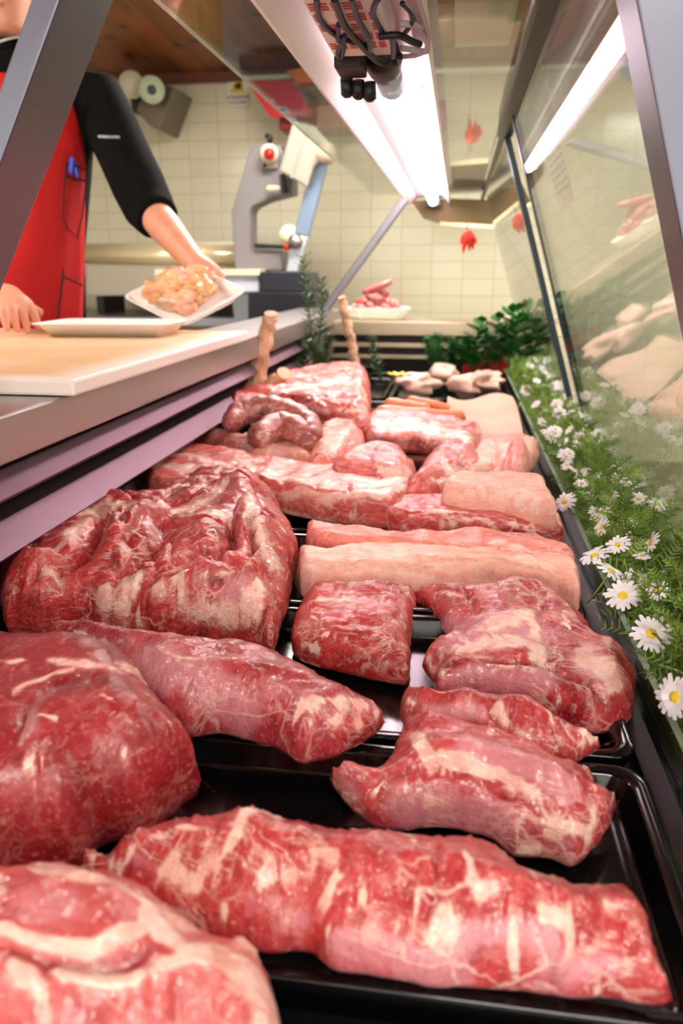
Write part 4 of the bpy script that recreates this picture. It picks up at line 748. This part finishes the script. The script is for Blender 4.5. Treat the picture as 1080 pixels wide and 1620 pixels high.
near = [(1030, 1003, .78, 'daisy facing the lens with a bright yellow centre, the nearest open one'), (1068, 1103, .64, 'daisy at the right edge of the picture, nearest of all'), (985, 943, .90, 'white daisy hanging over the acrylic strip, third from the front'), (966, 905, .97, 'daisy with drooping petals over the acrylic strip'), (940, 880, 1.03, 'daisy seen from the side leaning out over the tray rim'), (893, 795, 1.25, 'daisy touching the tray corner beside the brisket strip'), (1004, 925, .95, 'half open daisy deep in the foliage near the front')]
for x, y, z_, lb in near:
    for zz in (.085,):
        p = az(x, y, .075); DAI.append((p, lb, None, True))
rows = [(965, 862), (950, 835), (1000, 855), (1015, 880), (955, 812), (990, 830), (945, 810), (930, 820), (850, 735), (868, 742), (905, 765), (920, 750), (950, 755), (985, 740), (870, 690), (850, 668), (840, 640), (862, 612), (832, 598), (848, 590), (870, 585), (895, 600), (905, 640), (920, 690), (948, 660), (935, 630), (900, 620), (885, 655), (880, 640), (860, 650), (915, 580), (935, 585), (880, 590), (845, 610), (822, 618), (870, 630), (960, 690), (925, 662), (890, 700), (1000, 715), (1022, 740), (1010, 695), (975, 665), (868, 560), (855, 572), (838, 580), (882, 575), (905, 595), (935, 700), (960, 720), (1035, 770), (1050, 800), (1010, 790), (965, 785), (1040, 935), (1060, 905), (1030, 860), (975, 760), (940, 780)]
for x, y in rows:
    p = az(x, y, random.uniform(.075, .10)); p[0] = min(max(p[0], .196), .282); DAI.append((p, 'small white daisy scattered in the trough of foliage along the glass', 'white daisies in the trough', False))
for k in range(34):
    p = az(random.uniform(835, 960), random.uniform(572, 720), random.uniform(.085, .115)); p[0] = min(max(p[0], .196), .282); DAI.append((p, 'small white daisy scattered in the trough of foliage along the glass', 'white daisies in the trough', False))
for i, (p, lb, gr, big) in enumerate(DAI):
    o = proto if i == 0 else copy_tree(proto); o.location = Vector(tuple(p)); s = random.uniform(.95, 1.1) if big else random.uniform(.5, .85)*(1.25 if p[1] > 1.5 else 1); o.scale = (s, s, s)
    aim = Vector(CAM)-Vector(tuple(p)); aim.normalize(); aim = (aim+Vector((random.uniform(-1.3, 1.0), random.uniform(-.8, 1.0), random.uniform(.3, 1.8)))) if not (i == 0) else aim+Vector((0, 0, .3))
    o.rotation_euler = aim.to_track_quat('Z', 'Y').to_euler(); tag(o, lb, 'daisy', gr)
# ---------------------------------------------------------------- cutting board and white trays
def board_mat():
    m = bpy.data.materials.new('cutting_board'); m.use_nodes = True; N = NT(m); b = N.n['Principled BSDF']; tc = N.add('ShaderNodeTexCoord').outputs['Object']
    n = N.noise(tc, 7, 5, .6, .5); sep = N.add('ShaderNodeSeparateXYZ'); N.lk(tc, sep.inputs[0])
    ed = N.math('MINIMUM', N.ramp(N.math('ABSOLUTE', sep.outputs[0]), .24, .31, 1, 0), N.ramp(N.math('ABSOLUTE', sep.outputs[1]), .34, .40, 1, 0))
    top = N.ramp(sep.outputs[2], .018, .0195)
    f = N.math('MULTIPLY', N.math('MULTIPLY', ed, top), N.ramp(n, .25, .6, .55, 1))
    cut = N.noise(N.vscale(tc, (8, 120, 8)), 1, 3, .6); c = N.mix(N.math('MULTIPLY', f, .9), s2l((240, 226, 218)), s2l((224, 182, 124)))
    c = N.mix(N.math('MULTIPLY', N.ramp(cut, .6, .68), N.math('MULTIPLY', f, .4)), c, s2l((180, 130, 80)))
    N.lk(c, b.inputs['Base Color']); b.inputs['Roughness'].default_value = .45; return m
MB().box(-1.08, -.452, .86, 1.665, .256, .276).build('cutting_board', board_mat(), bevel=.004)
tag(bpy.data.objects['cutting_board'], 'thick white cutting board with worn yellowed middle on the steel worktop', 'cutting board')
tag(MB().box(-1.1, -.474, .93, 1.69, .2552, .2559).build('board_mat', FOAM), 'thin white sheet showing under the long edge of the cutting board', 'sheet')
HB = MB()
for k in range(16): leaf(HB, (-.93+random.uniform(-.04, .04), 1.33+random.uniform(-.03, .03), .277), (random.uniform(-.012, .012), random.uniform(-.012, .012), .002), .002)
tag(HB.build('herb_crumbs', HERB), 'green herb crumbs scattered on the cutting board', 'herbs', None, 'stuff')
o = MB().blob((-.99, 1.27, .285), (.03, .03, .011), 3, .4).build('meat_crumb', SCR, smooth=True); set_attrs(o); tag(o, 'small red meat trimming at the left edge of the cutting board', 'meat scrap')
def foam_tray(c, ux, uy, w, d, h, lb):
    """shallow flared tray: c centre bottom, ux/uy unit axes, w and d half sizes"""
    ux, uy = Vector(ux).normalized(), Vector(uy).normalized(); n = ux.cross(uy).normalized(); n = -n if n.z < 0 else n; c = Vector(c)
    def ring(k, z, r=.022):
        a = []
        for cx, cy, s in ((1, 1, 0), (-1, 1, 90), (-1, -1, 180), (1, -1, 270)):
            for j in range(5):
                q = math.radians(s+j*22.5); a.append(tuple(c+ux*((w*k-r)*cx+r*math.cos(q))+uy*((d-w*(1-k)-r)*cy+r*math.sin(q))+n*z))
        return a
    o = MB().loft([ring(.84, 0), ring(.97, h-.003), ring(1.03, h-.002), ring(1.035, h), ring(.96, h), ring(.82, .004)]).build('foam_tray', FOAM, smooth=True)
    q = o.modifiers.new('n', 'WEIGHTED_NORMAL'); return tag(o, lb, 'foam tray')
foam_tray((-.70, 1.53, .2765), (1, .05, 0), (-.05, 1, 0), .135, .09, .026, 'empty white foam tray lying on the cutting board under the right hand')
TL, TN, TRr = Vector(ay(197, 472, 1.76)), Vector(ay(288, 519, 1.66)), Vector(ay(397, 463, 1.74)); TF = TL+TRr-TN
cc = (TL+TRr)/2; ux = (TRr-TN); uy = (TL-TN)
foam_tray(cc-Vector((0, 0, .012)), ux, uy, ux.length/2*.97, uy.length/2*.97, .022, 'white foam tray of chicken held out tilted in the left hand')
CH2 = meat_mat('raw_chicken_mat', (242, 194, 122), (226, 140, 110), vein=.15, patch=.25, fibre=(20, 40, 40), speck=.3, orange=.25, rough=.3)
uxn, uyn = ux.normalized(), uy.normalized(); nn = uxn.cross(uyn); nn = -nn if nn.z < 0 else nn
for k, (a, b, h, r, lb) in enumerate(((-.35, .25, .030, (.040, .034, .028), 'leftmost plump chicken piece on the held tray'), (-.30, -.30, .028, (.042, .036, .026), 'pinkish chicken piece nearest the lens on the held tray'), (.12, .30, .034, (.046, .036, .030), 'yellow skinned chicken piece at the back of the held tray'), (.22, -.22, .030, (.040, .040, .028), 'chicken piece in the middle of the held tray'), (.55, .1, .028, (.036, .034, .026), 'chicken piece by the fingers on the held tray'), (-.02, .02, .040, (.036, .030, .022), 'small chicken piece topmost on the held tray'))):
    p = cc+uxn*a*ux.length*.5+uyn*b*uy.length*.6+nn*(h-.012)
    o = MB().blob(p, r, seed=k+2, amp=.28, nu=26, nv=16).build('chicken_piece', CH2, smooth=True); set_attrs(o, 40*k, .3); tag(o, lb, 'chicken', 'chicken pieces on the held tray')
# ---------------------------------------------------------------- the butcher
SKIN = mat('skin', (226, 158, 128), .5, sss=.15, var=.06, vs=20); SHIRT = mat('black_shirt', (13, 12, 13), .95, spec=.15, bump=.4, bs=40, var=.2, vs=12)
APR = mat('red_apron', (196, 16, 12), .8, bump=.3, bs=30, var=.12, vs=6); TROU = mat('dark_trousers', (30, 30, 36), .8); HAIR = mat('dark_hair', (36, 24, 18), .6)
BO = Vector((-1.15, 2.06, .045)); UL = Vector((.94, .34, 0)).normalized(); UF = Vector((.34, -.94, 0)).normalized()
def bl_(u, v, z):
    u -= .13*max(0, min(.8-z, .75))
    return BO+UL*u+UF*v+Vector((0, 0, z))
def tring(u0, v0, z, a, b, n=28, e=2.3): return [tuple(bl_(u0+a*math.copysign(abs(math.cos(q))**(2/e), math.cos(q)), v0+b*math.copysign(abs(math.sin(q))**(2/e), math.sin(q)), z)) for q in [2*math.pi*j/n for j in range(n)]]
per = empty('person', (BO.x, BO.y, FZ), 'butcher in a red apron over a black shirt, holding out a tray of chicken', 'person')
SH = bl_(.20, .0, .79); EL = Vector(ay(236, 330, 1.98)); WR = Vector(ay(312, 420, 1.80))
SHr = bl_(-.20, .0, .79); ELr = bl_(-.33, .13, .50); WRr = Vector(ay(-8, 462, 1.60))
B = MB()
B.loft([tring(0, .0, .22, .17, .11), tring(0, 0, .40, .155, .10), tring(0, 0, .60, .17, .11), tring(0, 0, .76, .18, .10), tring(0, 0, .84, .12, .08), tring(0, .0, .87, .062, .06), tring(0, .02, .95, .056, .058)])
HC = bl_(0, .05, 1.03)
hr = []
for z, a, b, v in ((-.125, .03, .04, .035), (-.11, .05, .07, .02), (-.07, .062, .088, .006), (-.02, .072, .098, 0), (.04, .076, .10, -.004), (.085, .066, .088, -.008), (.11, .04, .055, -.01), (.12, .01, .012, -.01)):
    hr.append([tuple(HC+UL*(a*math.cos(q))+UF*(v+b*math.sin(q))+Vector((0, 0, z))) for q in [2*math.pi*j/24 for j in range(24)]])
B.loft(hr); B.blob(HC+UF*.105+Vector((0, 0, -.022)), (.014, .02, .024), 1, .02)
for s in (-1, 1): B.blob(HC+UL*.076*s+Vector((0, 0, -.02)), (.012, .018, .03), 2, .02); B.blob(HC+UL*.03*s+UF*.088+Vector((0, 0, .012)), (.014, .014, .01), 2, .02)
B.blob(HC+UF*.098+Vector((0, 0, -.068)), (.024, .012, .01), 4, .02)
for s in (-1, 1):
    B.tube([bl_(.09*s, 0, .26), bl_(.10*s, .02, -.16), bl_(.10*s, 0, -.58)], [.085, .06, .04], 14); B.tube([bl_(.10*s, -.02, -.60), bl_(.11*s, .14, -.625)], [.04, .03], 12, round_end=True)
def arm(S, E_, Wq):
    B.tube([S, S.lerp(E_, .5), E_, E_.lerp(Wq, .35), Wq], [.055, .05, .043, .042, .027], 16, round_end=True)
arm(SH, EL, WR); arm(SHr, ELr, WRr)
# left hand gripping the far-right rim of the tray
def fing(P, r): B.tube(P, r, 9, round_end=True)
hd = (TF.lerp(TRr, .25)-WR); PL = WR.lerp(TF.lerp(TRr, .35), .55)+Vector((0, 0, .004)); RIM = TF.lerp(TRr, .35)
dn = nn; al = (TRr-TF).normalized(); inn = (cc-RIM).normalized()
B.tube([WR, WR.lerp(RIM, .4)+Vector((0, 0, .006)), RIM-inn*.004+dn*.004], [.027, .034, .030], 14, sq=.75, round_end=True)
for k in range(4):
    b0 = RIM-inn*.010+al*(.027-.018*k); L = (.058, .066, .062, .050)[k]
    fing([b0, b0+inn*L*.35-dn*.024+al*.004, b0+inn*L*.75-dn*.028+al*.006, b0+inn*L-dn*.026+al*.008], [.0100, .0095, .0088, .0075])
tb = RIM-inn*.022-al*.022
fing([tb, tb+inn*.018-al*.008+dn*.018, tb+inn*.042-al*.004+dn*.022, tb+inn*.058+dn*.019], [.013, .0115, .0105, .009])
# right hand resting on the empty tray, fingers pointing down to its rim
kn = [Vector(ay(*q)) for q in ((44, 478, 1.56), (30, 474, 1.53), (14, 476, 1.50), (0, 482, 1.48))]
tp = [Vector(ay(*q)) for q in ((62, 520, 1.545), (44, 524, 1.51), (28, 523, 1.48), (12, 522, 1.455))]
pc = (kn[0]+kn[3])/2
B.tube([WRr, WRr.lerp(pc, .5)+Vector((0, 0, .008)), pc], [.028, .036, .036], 14, sq=.62, round_end=True)
for k in range(4):
    a, b = kn[k], tp[k]; m1 = a.lerp(b, .45)+Vector((.004, -.006, .010)); m2 = a.lerp(b, .78)+Vector((.002, -.004, .005))
    fing([pc.lerp(a, .55), a, m1, m2, b], [.012, .0118, .0105, .0095, .0082])
th = Vector(ay(52, 512, 1.60)); fing([WRr.lerp(pc, .55)+Vector((.02, .02, -.01)), kn[0].lerp(th, .5)+Vector((.012, .02, 0)), th], [.014, .0125, .010])
B.build('body', SKIN, per, remesh=.0052)
S = MB(); S.loft([tring(0, 0, .20, .19, .13), tring(0, 0, .40, .178, .122), tring(0, 0, .60, .19, .13), tring(0, 0, .76, .195, .12), tring(0, 0, .84, .13, .09), tring(0, .005, .885, .08, .075), tring(0, .01, .945, .068, .068)])
mm = EL.lerp(WR, .10)
mid1 = SH.lerp(EL, .5)
S.tube([SH-UL*.05, SH, SH.lerp(EL, .3), mid1, SH.lerp(EL, .8), EL, mm+Vector((0, 0, -.0)), EL.lerp(WR, .20)], [.07, .074, .072, .069, .070, .066, .060, .056], 18)
S.tube([SHr+UL*.05, SHr, SHr.lerp(ELr, .5), ELr, ELr.lerp(WRr, .2)], [.07, .07, .067, .06, .054], 16)
S.build('shirt', SHIRT, per, remesh=.007)
MB().tube([ay(156, 216, 1.955), ay(170, 216.5, 1.945), ay(189, 217, 1.96)], .0035, 6).build('shirt_piping', mat('grey_piping', (170, 170, 172), .6), per)
MB().tube([bl_(.035*math.cos(q)*2.05, .02+.075*math.sin(q), .895+.012*math.sin(q*2)) for q in [i*math.pi/10 for i in range(-1, 12)]], .003, 6).build('collar_piping', mat('white_piping', (200, 200, 200), .6), per)
# apron: curved shell in front of the torso
rows_ = []
for i in range(30):
    z = -.15+(1.0-.02)*i/29*.98; zz = z
    w = 1.2 if z < .66 else 1.2-(z-.66)*3.0
    w = max(w, .25); rr_ = []
    for j in range(25):
        q = math.pi/2+(j/12-1)*w; fold = .006*math.sin(j*1.3+z*5)
        rr_.append(bl_((.192+fold)*math.cos(q), .150*math.sin(q)+.004, zz))
    rows_.append(rr_)
m_ = MB(); fr = [tuple(p) for r in rows_ for p in r]; bk = [tuple(p-(p-Vector((BO.x, BO.y, p.z))).normalized()*.004) for r in rows_ for p in r]; n = len(fr)
fs = [(i*25+j, i*25+j+1, (i+1)*25+j+1, (i+1)*25+j) for i in range(29) for j in range(24)]
edge = [j for j in range(25)]+[i*25+24 for i in range(1, 30)]+[29*25+j for j in range(23, -1, -1)]+[i*25 for i in range(28, 0, -1)]
m_.add(fr+bk, fs+[tuple(n+k for k in f[::-1]) for f in fs]+[(edge[i], edge[(i+1) % len(edge)], n+edge[(i+1) % len(edge)], n+edge[i]) for i in range(len(edge))])
ap = m_.build('apron', APR, per, smooth=True)
SEAM = mat('seam_black', (60, 8, 8), .8)
def onap(px, Y0=1.94, off=.003):
    """points of a seam placed on the apron shell"""
    out = []
    for x, y in px:
        d = ray(x, y); best = None
        for s in np.linspace(1.6, 2.6, 400):
            P = CAM+d*(s/d[1]); r = Vector(tuple(P))-Vector((BO.x, BO.y, P[2])); u, v = r.dot(UL)/.198, r.dot(UF)/.157
            if u*u+v*v < 1: best = P; break
        out.append(Vector(tuple(best)) if best is not None else Vector(tuple(ay(x, y, Y0))))
    return out
pk = MB(); pk.tube(onap([(104, 258), (101, 300), (99, 340), (106, 362), (122, 376), (130, 340), (135, 300), (137, 268)]), .0025, 6); pk.tube(onap([(104, 278), (118, 284), (135, 286)]), .003, 6); pk.tube(onap([(104, 258), (120, 262), (137, 270)]), .0022, 6)
pk.build('breast_pocket', SEAM, ap)
pk = MB(); pk.tube(onap([(100, 425), (96, 460), (91, 503)]), .003, 6); pk.tube(onap([(100, 438), (115, 444), (130, 452)]), .003, 6); pk.build('waist_pocket', SEAM, ap)
q = onap([(110, 252), (126, 258)]); tag(MB().tube([q[0]+Vector((0, 0, -.03)), q[0]+Vector((.008, 0, .0))], .007, 8, round_end=True).tube([q[1]+Vector((-.01, 0, -.03)), q[1]+Vector((-.012, 0, -.002))], .006, 8, round_end=True).build('pen', mat('pen_blue', (50, 70, 190), .3)), 'blue pen clipped in the breast pocket of the red apron', 'pen')
H_ = MB(); hr2 = []
for z, a, b, v in ((-.05, .068, .05, -.055), (.0, .08, .075, -.04), (.05, .084, .105, -.01), (.095, .072, .096, -.01), (.122, .045, .06, -.01), (.132, .01, .012, -.01)):
    hr2.append([tuple(HC+UL*(a*math.cos(q))+UF*(v+b*math.sin(q))+Vector((0, 0, z))) for q in [2*math.pi*j/24 for j in range(24)]])
H_.loft(hr2).build('hair', HAIR, per, smooth=True)
T_ = MB(); T_.loft([tring(0, 0, .21, .186, .13), tring(0, 0, .10, .19, .135), tring(0, 0, .04, .16, .12)])
for s in (-1, 1): T_.tube([bl_(.09*s, 0, .12), bl_(.10*s, .02, -.2), bl_(.10*s, 0, -.60)], [.105, .085, .065], 16)
T_.build('trousers', TROU, per, remesh=.012)
# ---------------------------------------------------------------- back counter, saw, wall things
cnt = empty('back_counter', (-1.5, 4.1, FZ), 'steel topped back counter with pine front standing against the tiled wall', 'counter')
MB().box(-3.0, -.55, 3.72, 4.46, .14, .185).build('counter_top', STEEL2, cnt, bevel=.004); MB().box(-2.98, -.57, 3.75, 4.46, FZ, .14).build('counter_front', WOODP, cnt)
wr = empty('wrapping_machine', ay(250, 470, 3.95), 'long grey wrapping machine with a shiny film roll, behind the forearm', 'wrapping machine')
MB().ppx([(136, 420), (372, 420), (372, 468), (136, 468)], 3.95, .35).build('housing', mat('wrap_grey', (184, 176, 156), .4, .1), wr, bevel=.006)
MB().cyl(ay(132, 402, 4.0), ay(372, 404, 4.0), .05, 28).build('film_roll', mat('film_roll', (250, 234, 190), .18, .35), wr, smooth=True)
MB().ppx([(136, 384), (372, 382), (372, 388), (136, 390)], 4.1, .1).build('guard_rail', mat('guard_steel', (200, 195, 170), .3, .6), wr)
tg = empty('white_shelf', ay(330, 440, 3.6), 'cream topped white shelf box to the left of the black saw base', 'shelf')
MB().ppx([(244, 426), (411, 426), (411, 436), (244, 436)], 3.55, .3).build('shelf_top', CREAM, tg, bevel=.003)
MB().ppx([(246, 436), (408, 436), (408, 461), (246, 461)], 3.57, .26).build('shelf_box', mat('box_bluewhite', (204, 206, 222), .4), tg)
MB().box(-1.05, -.9, 3.62, 3.72, FZ, .3).build('shelf_leg', STEEL2, tg)
sl = empty('bone_saw', ay(430, 495, 3.6), 'grey butcher bone saw with tilted head and black base before the tiles', 'saw')
MB().ppx([(400, 229), (443, 229), (462, 276), (462, 306), (425, 315), (400, 326), (395, 334), (395, 395), (446, 396), (446, 428), (371, 428), (366, 335), (392, 245)], 3.66, .14).build('frame', GREYM, sl, bevel=.006)
MB().ppx([(402, 385), (446, 388), (470, 389), (470, 394), (402, 393)], 3.64, .02).build('blade_guide', BLK, sl)
MB().ppx([(463, 191), (484, 195), (498, 201), (528, 236), (520, 249), (497, 262), (485, 297), (462, 281), (441, 271)], 3.50, .15).build('head', GREYL, sl, bevel=.008)
MB().ppx([(484, 195), (489, 198), (463, 283), (458, 280)], 3.496, .004).build('head_groove', mat('groove_grey', (140, 134, 126), .5), sl)
MB().ppx([(495, 250), (518, 256), (487, 374), (465, 368)], 3.56, .04).build('arm', mat('arm_steel', (150, 172, 200), .3, .7), sl, bevel=.004)
MB().ppx([(464, 372), (486, 376), (470, 430), (452, 430)], 3.56, .04).build('arm', mat('arm_pale', (206, 214, 222), .3, .5), sl, bevel=.004)
MB().cyl(ay(516, 243, 3.46), ay(516, 243, 3.68), .045, 24).build('pulley_boss', mat('boss_beige', (176, 158, 136), .5), sl, smooth=True)
MB().cyl(ay(467, 382, 3.53), ay(467, 382, 3.6), .032, 20).build('knob', STEEL, sl, smooth=True)
MB().lathe(ay(457, 372, 3.60), (0, 1, 0), [(.001, 0), (.045, 0), (.045, .02), (.001, .02)], 24).build('guard_disc', CREAM, sl, smooth=True)
MB().cyl(ay(453, 391, 3.54), ay(453, 391, 3.58), .014, 14).build('red_knob', REDP, sl, smooth=True)
sw = MB().ppx([(412, 232), (438, 232), (438, 266), (412, 266)], 3.64, .02).build('switch_plate', mat('switch_cream', (206, 196, 180), .5), sl, bevel=.004)
MB().cyl(ay(426, 243, 3.60), ay(426, 243, 3.65), .040, 24).build('button_collar', mat('collar_cream', (232, 214, 190), .4), sw, smooth=True)
MB().cyl(ay(426, 243, 3.58), ay(426, 243, 3.61), .024, 20).build('red_button', REDP, sw, smooth=True)
MB().cyl(ay(418, 262, 3.62), ay(418, 262, 3.65), .009, 12).build('green_button', mat('green_button', (20, 90, 30), .4), sw, smooth=True)
MB().tube([ay(427, 228, 3.7), ay(427, 216, 3.7), ay(420, 215, 3.7)], .012, 8).build('latch', BLK, sl, smooth=True)
MB().tube([ay(446, 276, 3.62), ay(451, 306, 3.62)], .014, 6).build('hinge_arm', BLK, sl); MB().tube([ay(425, 298, 3.62), ay(440, 298, 3.62)], .012, 10, round_end=True).build('hinge_arm', CREAM, sl, smooth=True)
MB().ppx([(410, 430), (482, 430), (484, 462), (410, 462)], 3.45, .35).build('black_base', mat('base_black', (36, 38, 48), .35), sl, bevel=.006)
MB().ppx([(392, 462), (497, 462), (500, 506), (392, 506)], 3.40, .4).build('black_base', mat('base_black2', (24, 24, 32), .4), sl, bevel=.006)
MB().box(-1.0, -.72, 3.45, 3.7, FZ, .16).build('pedestal', STEEL2, sl)
for a_ in (160, 340): MB().box(ay(a_, 466, 4.0)[0]-.02, ay(a_, 466, 4.0)[0]+.02, 3.98, 4.25, .1855, .275).build('foot', BLK, wr)
# small plate dispenser on the wall with two rolls
dp = empty('paper_roll_holder', ay(250, 150, 4.3), 'wall holder with two round greenish white rolls beside the butcher\'s shoulder', 'roll holder')
MB().ppx([(262, 135), (276, 138), (252, 205), (238, 200), (215, 175), (225, 150)], 4.2, .28).build('bracket', mat('bracket_steel', (120, 108, 92), .4, .6), dp, bevel=.004)
ROLL = mat('roll_pale', (196, 206, 172), .6)
MB().cyl(ay(240, 142, 3.95), ay(240, 142, 4.25), .062, 28).build('roll', ROLL, dp, smooth=True); MB().cyl(ay(240, 142, 3.94), ay(240, 142, 3.95), .022, 20).build('roll_core', mat('core_dark', (40, 60, 60), .5), dp)
MB().cyl(ay(208, 134, 4.0), ay(208, 134, 4.3), .062, 28).build('roll', mat('roll_cream', (206, 196, 168), .6), dp, smooth=True)
tag(MB().ppx([(205, 150), (225, 150), (228, 178), (210, 178)], 4.3, .1).build('dark_clamp', BLK), 'black clamp under the two pale rolls on the wall', 'clamp')
# warning sign
def text(s, size, org, m, parent, name='lettering'):
    c = bpy.data.curves.new(name, 'FONT'); c.body = s; c.size = size; c.align_x = 'CENTER'; c.extrude = .0006
    o = bpy.data.objects.new(name, c); COL.objects.link(o); bpy.context.view_layer.update(); dg = bpy.context.evaluated_depsgraph_get()
    me = bpy.data.meshes.new_from_object(o.evaluated_get(dg)); bpy.data.objects.remove(o)
    me.transform(Matrix.Translation(Vector(org)-wloc(parent)) @ Matrix.Rotation(math.pi/2, 4, 'X')); me.materials.clear(); me.materials.append(m)
    o = bpy.data.objects.new(name, me); COL.objects.link(o); o.parent = parent; return o
sg = empty('warning_sign', ay(375, 145, 4.49), 'white wall sign with a yellow warning triangle and two lines of text', 'sign')
MB().ppx([(360, 114), (392, 114), (392, 170), (360, 170)], 4.485, .012).build('plate', PAPER, sg)
tr_ = MB().ppx([(376, 118), (389, 147), (363, 147)], 4.479, .005).build('yellow_triangle', mat('sign_yellow', (226, 200, 20), .5), sg)
INK = mat('ink', (50, 46, 40), .7)
MB().ppx([(369, 137), (374, 132), (379, 130), (383, 133), (380, 137), (384, 140), (376, 141), (371, 143), (374, 138)], 4.476, .003).build('hand_mark', INK, tr_)
text('ATTENZIONE', .020, ay(376, 156, 4.482), INK, sg); text('ALLE LAME', .020, ay(376, 164, 4.482), INK, sg)
rs = empty('red_sign', ay(430, 140, 4.2), 'slanted red sign hanging before the wall beside the warning sign', 'sign')
MB().ppx([(388, 127), (462, 128), (498, 184), (428, 186)], 4.15, .012).build('board', REDP, rs)
lg = MB().ppx([(438, 169), (452, 169), (459, 178), (444, 179)], 4.144, .005).build('blue_logo', mat('logo_pale', (214, 206, 220), .5), rs)
MB().ppx([(442, 171), (450, 171), (455, 176), (446, 177)], 4.142, .003).build('logo_core', mat('logo_blue', (80, 90, 170), .5), lg)
m_ = MB(); m_.tube([ay(420, 160, 4.147), ay(424, 156, 4.147), ay(426, 161, 4.147), ay(430, 158, 4.147), ay(434, 161, 4.147)], .003, 6); m_.build('white_script', WHITEP, rs)
MB().box(ay(388, 127, 4.2)[0], 1.4, 4.15, 4.2, ay(420, 112, 4.2)[2]-.05, ay(420, 112, 4.2)[2]-.03).build('hanging_rail', mat('rail_white', (210, 206, 190), .5), rs)
tag(MB().box(-.95, -.1, 4.25, 4.48, 1.10, 1.22).build('dark_red_box', mat('dark_red', (150, 40, 30), .5), bevel=.01), 'dull red box high on the wall behind the canopy glass', 'box')
tag(MB().ppx([(452, 112), (505, 100), (520, 128), (470, 132)], 4.05, .1).build('orange_box', mat('orange_box', (214, 112, 40), .5), bevel=.005), 'small orange box high up beside the lamp trough', 'box')
# paper notices on the outside of the front glass and a sheet on top of the canopy
def notice(px, Y0, Y1, z0, z1, lb, nl=12):
    t = empty('paper_notice', (gx_(z0)+.009, Y0, z0), lb, 'notice', 'paper notices on the front glass'); k = .0095
    MB().prism([(gx_(z0)+k, Y0, z0), (gx_(z1)+k, Y0, z1), (gx_(z1)+k+.0005, Y0, z1), (gx_(z0)+k+.0005, Y0, z0)], (0, Y1-Y0, 0)).build('sheet', mat('notice_paper', (226, 222, 204), .8), t)
    m_ = MB(); random.seed(int(Y0*100))
    for i in range(nl):
        z = z1-(z1-z0)*(.12+.8*i/nl); y = Y0+.02
        while y < Y1-.03:
            w = random.uniform(.01, .035); m_.prism([(gx_(z)+k-.0006, y, z), (gx_(z-.004)+k-.0006, y, z-.004), (gx_(z-.004)+k-.0002, y, z-.004), (gx_(z)+k-.0002, y, z)], (0, min(w, Y1-.02-y), 0)); y += w+.008
    m_.build('printed_lines', mat('grey_ink', (150, 146, 136), .8), t)
notice(None, 1.22, 1.42, .50, .66, 'white printed notice taped outside the nearer front glass near its top', 12)
tag(MB().box(-.02, .06, 1.1, 1.32, .7242, .7248).build('price_sheet', PAPER), 'beige paper sheet lying on the canopy glass', 'paper')
# spring-like arm chain beside the right post is a scissor arm
for o in list(bpy.data.objects):
    if o.parent is not None and 'category' in o: del o['category']
